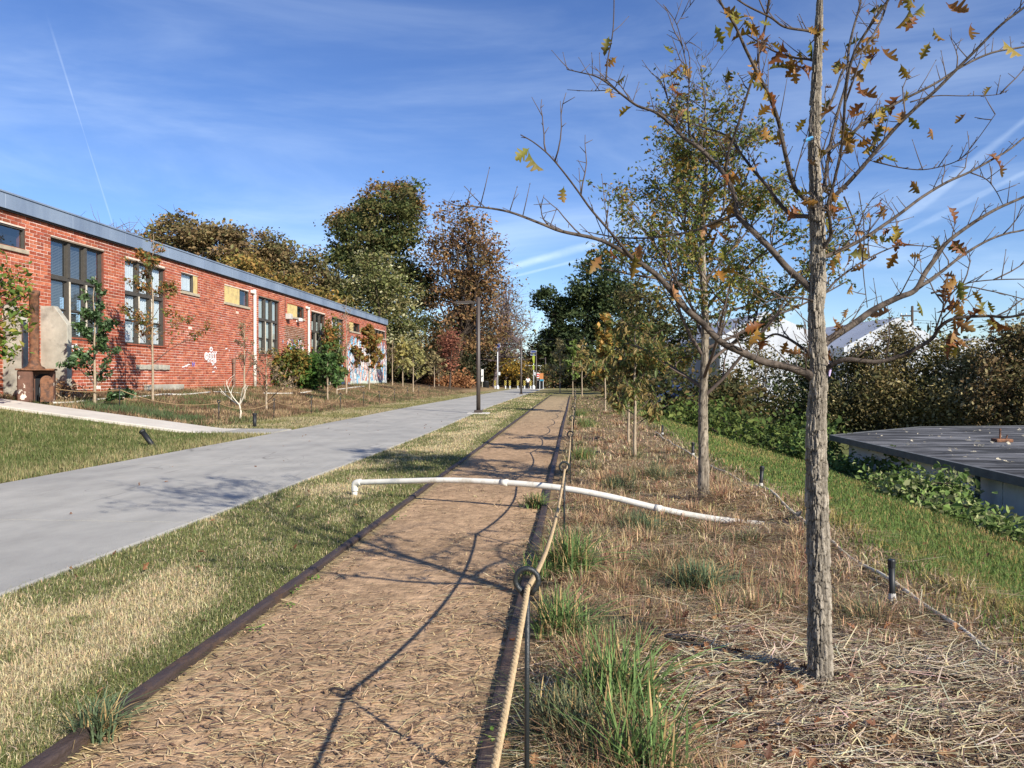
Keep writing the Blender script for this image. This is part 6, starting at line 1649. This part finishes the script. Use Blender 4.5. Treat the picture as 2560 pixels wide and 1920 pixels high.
# ------------------------------------------------------------------ large trees
def big_tree(label, blobs, cols, nclump, nper, lsize, seed, trunk_uv, zc, tr=.4, group='tall background trees', spread=.7, limbs=14, bark=None, twigs=0, name='broadleaf_tree', inner=.35):
    lsize *= .68; nper = int(nper * 2.6); cols = [tuple(min(.8, v * 1.35) for v in c) for c in cols]; nclump = int(nclump * .75)
    nr = np.random.default_rng(seed); r = random.Random(seed)
    tb = P(trunk_uv, HOR, zc); gzv = gz1(tb.x, tb.y); t = thing(name, label, 'tree', (tb.x, tb.y, gzv), group)
    cen = []; out = []
    areas = np.array([b[1][0] * b[1][2] for b in blobs])
    for (c, rad), w in zip(blobs, areas / areas.sum()):
        m = max(5, int(nclump * w)); d = nr.normal(0, 1, (m, 3)); d /= np.linalg.norm(d, axis=1, keepdims=True)
        rr = (inner + (1 - inner) * nr.random(m)[:, None]) ** .6 * (1 + .12 * nr.normal(0, 1, (m, 1))); cen.append(np.array(c) + d * rr * np.array(rad))
    cen = np.concatenate(cen); top = max(b[0][2] + b[1][2] for b in blobs); cmid = np.mean([b[0] for b in blobs], 0)
    if nper:
        V, F_, C = leaf_cards(cen, nper, (spread, spread, spread * .6), lsize, cols, nr, flat=.35); o = mk('crown', V, F_, M_FOL, t, C); o['kind'] = 'stuff'
    b0 = Vector((tb.x, tb.y, gzv - .2)); tm = Vector((cmid[0], cmid[1], cmid[2])); tt = Vector((cmid[0], cmid[1], top - (top - gzv) * .12))
    c = spline([b0, b0.lerp(tm, .5) + Vector((r.gauss(0, .3), 0, 0)), tm, tt], 8); rr = np.linspace(tr, .05, len(c)); MB().tube(c, rr, 9).obj('trunk', bark or M_BARKD, t, True)
    mb = MB()
    for k in range(limbs):
        i = r.randrange(int(len(c) * .3), len(c) - 2); e = cen[nr.integers(len(cen))]; p0 = c[i]; m_ = (p0 + e) / 2 + np.array([0, 0, -.25 * abs(e[2] - p0[2]) * .3]) + nr.normal(0, .4, 3)
        s_ = spline([p0, m_, e], 5); mb.tube(s_, np.linspace(rr[i] * .5, .03, len(s_)), 6, cap=False)
        for _ in range(3 + twigs):
            j = r.randrange(3, len(s_)); e2 = s_[j] + nr.normal(0, 1, 3) * np.array([1.2, 1.2, .9]) * spread * 1.6 + np.array([0, 0, .8 * spread]); mb.tube([s_[j], (s_[j] + e2) / 2 + nr.normal(0, .12, 3), e2], [.035, .02, .008], 4, cap=False)
    mb.obj('limbs', bark or M_BARKD, t, True); return t


OB = [srgb(108, 98, 66), srgb(122, 104, 72), srgb(94, 92, 60), srgb(112, 92, 66)]
big_tree('olive brown oak crown rising behind the roof, left one', [pb(390, 625, 82, 75, 45, 60), pb(470, 590, 82, 90, 50, 70), pb(555, 625, 82, 80, 60, 60), pb(420, 680, 82, 90, 40, 60)], OB, 300, 26, .34, 501, 460, 82, .5, spread=.6, limbs=30, twigs=3)
big_tree('olive brown oak crown behind the roof, right one', [pb(650, 620, 86, 75, 55, 60), pb(725, 665, 86, 75, 60, 60), pb(790, 715, 86, 55, 60, 50), pb(690, 700, 86, 90, 60, 60)], OB + [srgb(84, 82, 50)], 300, 26, .34, 502, 690, 86, .5, spread=.6, limbs=28, twigs=3)
big_tree('golden olive tree low behind the roof edge', [pb(600, 690, 76, 85, 50, 60), pb(720, 750, 76, 80, 60, 60), pb(810, 790, 76, 60, 60, 50)], [srgb(126, 106, 58), srgb(110, 100, 54), srgb(96, 94, 50), srgb(138, 110, 62)], 260, 28, .3, 503, 680, 76, .4, spread=.6)
big_tree('bare purplish twigs showing above the roof at the left', [pb(235, 585, 70, 60, 34, 40), pb(300, 600, 72, 40, 30, 30)], [srgb(110, 90, 90)], 50, 0, .2, 504, 250, 70, .2, limbs=26, twigs=6, bark=mat('bare_twig', srgb(112, 98, 98), .9, .1), spread=.5)
big_tree('tallest dark green tree beyond the building', [pb(985, 545, 100, 85, 75, 80), pb(900, 600, 100, 80, 75, 80), pb(860, 690, 98, 70, 85, 70), pb(960, 660, 98, 95, 90, 80), pb(1020, 730, 98, 80, 80, 70), pb(830, 770, 97, 55, 90, 60)], [srgb(68, 76, 44), srgb(84, 86, 48), srgb(54, 64, 36), srgb(92, 86, 52)], 520, 34, .36, 505, 950, 99, .6, spread=.7)
big_tree('brown tinged treetop behind the tallest dark green tree', [pb(975, 510, 106, 95, 50, 60), pb(880, 560, 106, 50, 45, 50)], [srgb(128, 98, 60), srgb(110, 92, 56), srgb(100, 90, 52)], 200, 24, .34, 506, 960, 106, .4)
big_tree('rust brown oak right of the tallest dark tree', [pb(1150, 580, 94, 85, 78, 80), pb(1200, 650, 94, 65, 90, 70), pb(1110, 670, 94, 70, 90, 70), pb(1160, 750, 94, 85, 70, 70), pb(1225, 730, 94, 40, 60, 50), pb(1130, 840, 94, 70, 60, 50), pb(1210, 830, 96, 60, 60, 50)], [srgb(118, 92, 62), srgb(104, 84, 56), srgb(126, 98, 66), srgb(96, 84, 54), srgb(110, 80, 58)], 400, 20, .30, 507, 1150, 94, .5, spread=.7, limbs=110, twigs=3, inner=.2)
big_tree('pale leaved tree just past the building corner', [pb(935, 700, 78, 70, 72, 60), pb(990, 770, 78, 62, 85, 60), pb(900, 790, 78, 60, 80, 50), pb(1010, 860, 78, 50, 80, 50), pb(940, 850, 78, 60, 80, 50)], [srgb(104, 106, 64), srgb(92, 96, 56), srgb(152, 148, 116), srgb(82, 88, 50), srgb(110, 102, 66)], 380, 30, .24, 508, 960, 78, .35, spread=.6)
big_tree('grey bare branched tree between the rust oak and the gap', [pb(1260, 760, 102, 55, 80, 50), pb(1240, 860, 100, 70, 70, 60), pb(1295, 820, 104, 40, 80, 50)], [srgb(112, 98, 72), srgb(98, 92, 62)], 160, 5, .26, 509, 1235, 102, .3, limbs=90, twigs=6, bark=mat('bare_twig'), spread=.7)
big_tree('evergreen under the rust oak beside the trail end', [pb(1185, 850, 108, 60, 75, 50), pb(1130, 890, 106, 60, 50, 50), pb(1235, 885, 112, 35, 45, 40)], [srgb(52, 66, 36), srgb(66, 78, 42), srgb(78, 84, 48)], 200, 32, .28, 510, 1190, 108, .3)
big_tree('small red leaved tree at the wood edge', [pb(1126, 862, 76, 22, 36, 20), pb(1118, 905, 76, 18, 26, 18)], [srgb(112, 68, 56), srgb(100, 62, 52), srgb(126, 84, 66)], 70, 22, .16, 511, 1124, 76, .12, spread=.35)
big_tree('yellow leaved small tree behind the bollards', [pb(1272, 912, 110, 40, 30, 40), pb(1240, 925, 112, 30, 24, 30)], [srgb(158, 122, 52), srgb(132, 110, 50), srgb(110, 100, 50)], 90, 26, .24, 512, 1262, 108, .2, spread=.6)
big_tree('dark green tree right of the gap in the skyline', [pb(1490, 715, 128, 75, 80, 60), pb(1440, 800, 128, 55, 75, 50), pb(1530, 790, 128, 70, 110, 60), pb(1480, 870, 128, 90, 70, 60), pb(1390, 850, 130, 45, 60, 40)], [srgb(50, 62, 38), srgb(62, 72, 42), srgb(44, 54, 34), srgb(74, 82, 50)], 420, 34, .46, 513, 1500, 128, .6, spread=.85)
big_tree('leafy bough reaching left into the skyline gap', [pb(1358, 745, 128, 32, 26, 30), pb(1395, 765, 128, 30, 28, 30)], [srgb(48, 60, 36), srgb(60, 70, 42)], 60, 28, .42, 514, 1430, 128, .15, spread=.6)
big_tree('brown green tree far down the corridor', [pb(1385, 870, 135, 45, 50, 50), pb(1350, 900, 135, 40, 40, 40)], [srgb(96, 86, 56), srgb(84, 84, 52), srgb(110, 88, 60)], 140, 30, .4, 515, 1380, 135, .4, spread=.8)
big_tree('dark tree behind the second oak crown', [pb(1610, 790, 62, 75, 95, 50), pb(1680, 860, 62, 80, 80, 50), pb(1590, 890, 62, 70, 60, 50)], [srgb(62, 70, 42), srgb(84, 84, 52), srgb(98, 88, 58)], 240, 26, .24, 516, 1620, 62, .3, spread=.5, limbs=40, twigs=3)
big_tree('green tree beyond the low tent at the right', [pb(2205, 850, 95, 60, 40, 50)], [srgb(84, 92, 56), srgb(98, 100, 62)], 90, 26, .32, 517, 2205, 95, .3)
big_tree('dark wood tree behind the saplings left of the trail', [pb(1060, 850, 116, 70, 75, 60), pb(1000, 880, 114, 60, 60, 50), pb(1130, 840, 118, 60, 70, 50)], [srgb(62, 66, 42), srgb(80, 76, 50), srgb(52, 58, 38)], 260, 28, .34, 518, 1060, 116, .4)
# undergrowth of the wood left of the trail, and the far wood
def brush(label, u0, u1, v, zc, rv, cols, seed, n=200):
    shrub(label, [pb(u, v, zc + random.Random(seed + k).uniform(-3, 3), (u1 - u0) / 6, rv, 40) for k, u in enumerate(np.linspace(u0, u1, 5))], cols, n, 28, .2, seed, name='undergrowth', cat='undergrowth', group='undergrowth at the wood edge', stems=30, spread=.5)
brush('dark undergrowth right behind the building corner', 975, 1080, 925, 84, 36, [srgb(58, 62, 38), srgb(84, 72, 48), srgb(70, 68, 42)], 601)
brush('dark undergrowth below the red leaved tree', 1075, 1170, 925, 90, 36, [srgb(50, 56, 34), srgb(74, 66, 44)], 602)
brush('russet dry grass bank at the wood edge', 1060, 1160, 957, 84, 8, [srgb(150, 104, 70), srgb(128, 88, 60), srgb(166, 124, 84)], 603, 120)
brush('brown hedge behind the crossing', 1200, 1320, 945, 112, 22, [srgb(88, 82, 50), srgb(110, 90, 58), srgb(70, 72, 42)], 604)
brush('tawny bushes right of the trail end', 1360, 1470, 945, 106, 22, [srgb(128, 98, 66), srgb(90, 86, 52), srgb(74, 78, 44)], 605)
brush('dark bushes behind the far rope posts', 1420, 1560, 925, 78, 36, [srgb(70, 76, 44), srgb(92, 88, 54), srgb(56, 64, 38)], 606)
nr = np.random.default_rng(77); ang = np.radians(np.linspace(-62, 62, 420)); rr = nr.uniform(165, 215, 420)
cen = np.stack([rr * np.sin(ang), rr * np.cos(ang), nr.uniform(0, 1, 420) * nr.uniform(5, 11, 420)], 1)
V, F_, C = leaf_cards(cen, 40, (3.2, 3.2, 2.2), .8, [srgb(84, 82, 52), srgb(106, 90, 60), srgb(72, 76, 46)], nr)
tag(mk('far_wood', V, F_, M_FOL, None, C), 'far autumn wood closing the horizon', 'wood', kind='stuff')
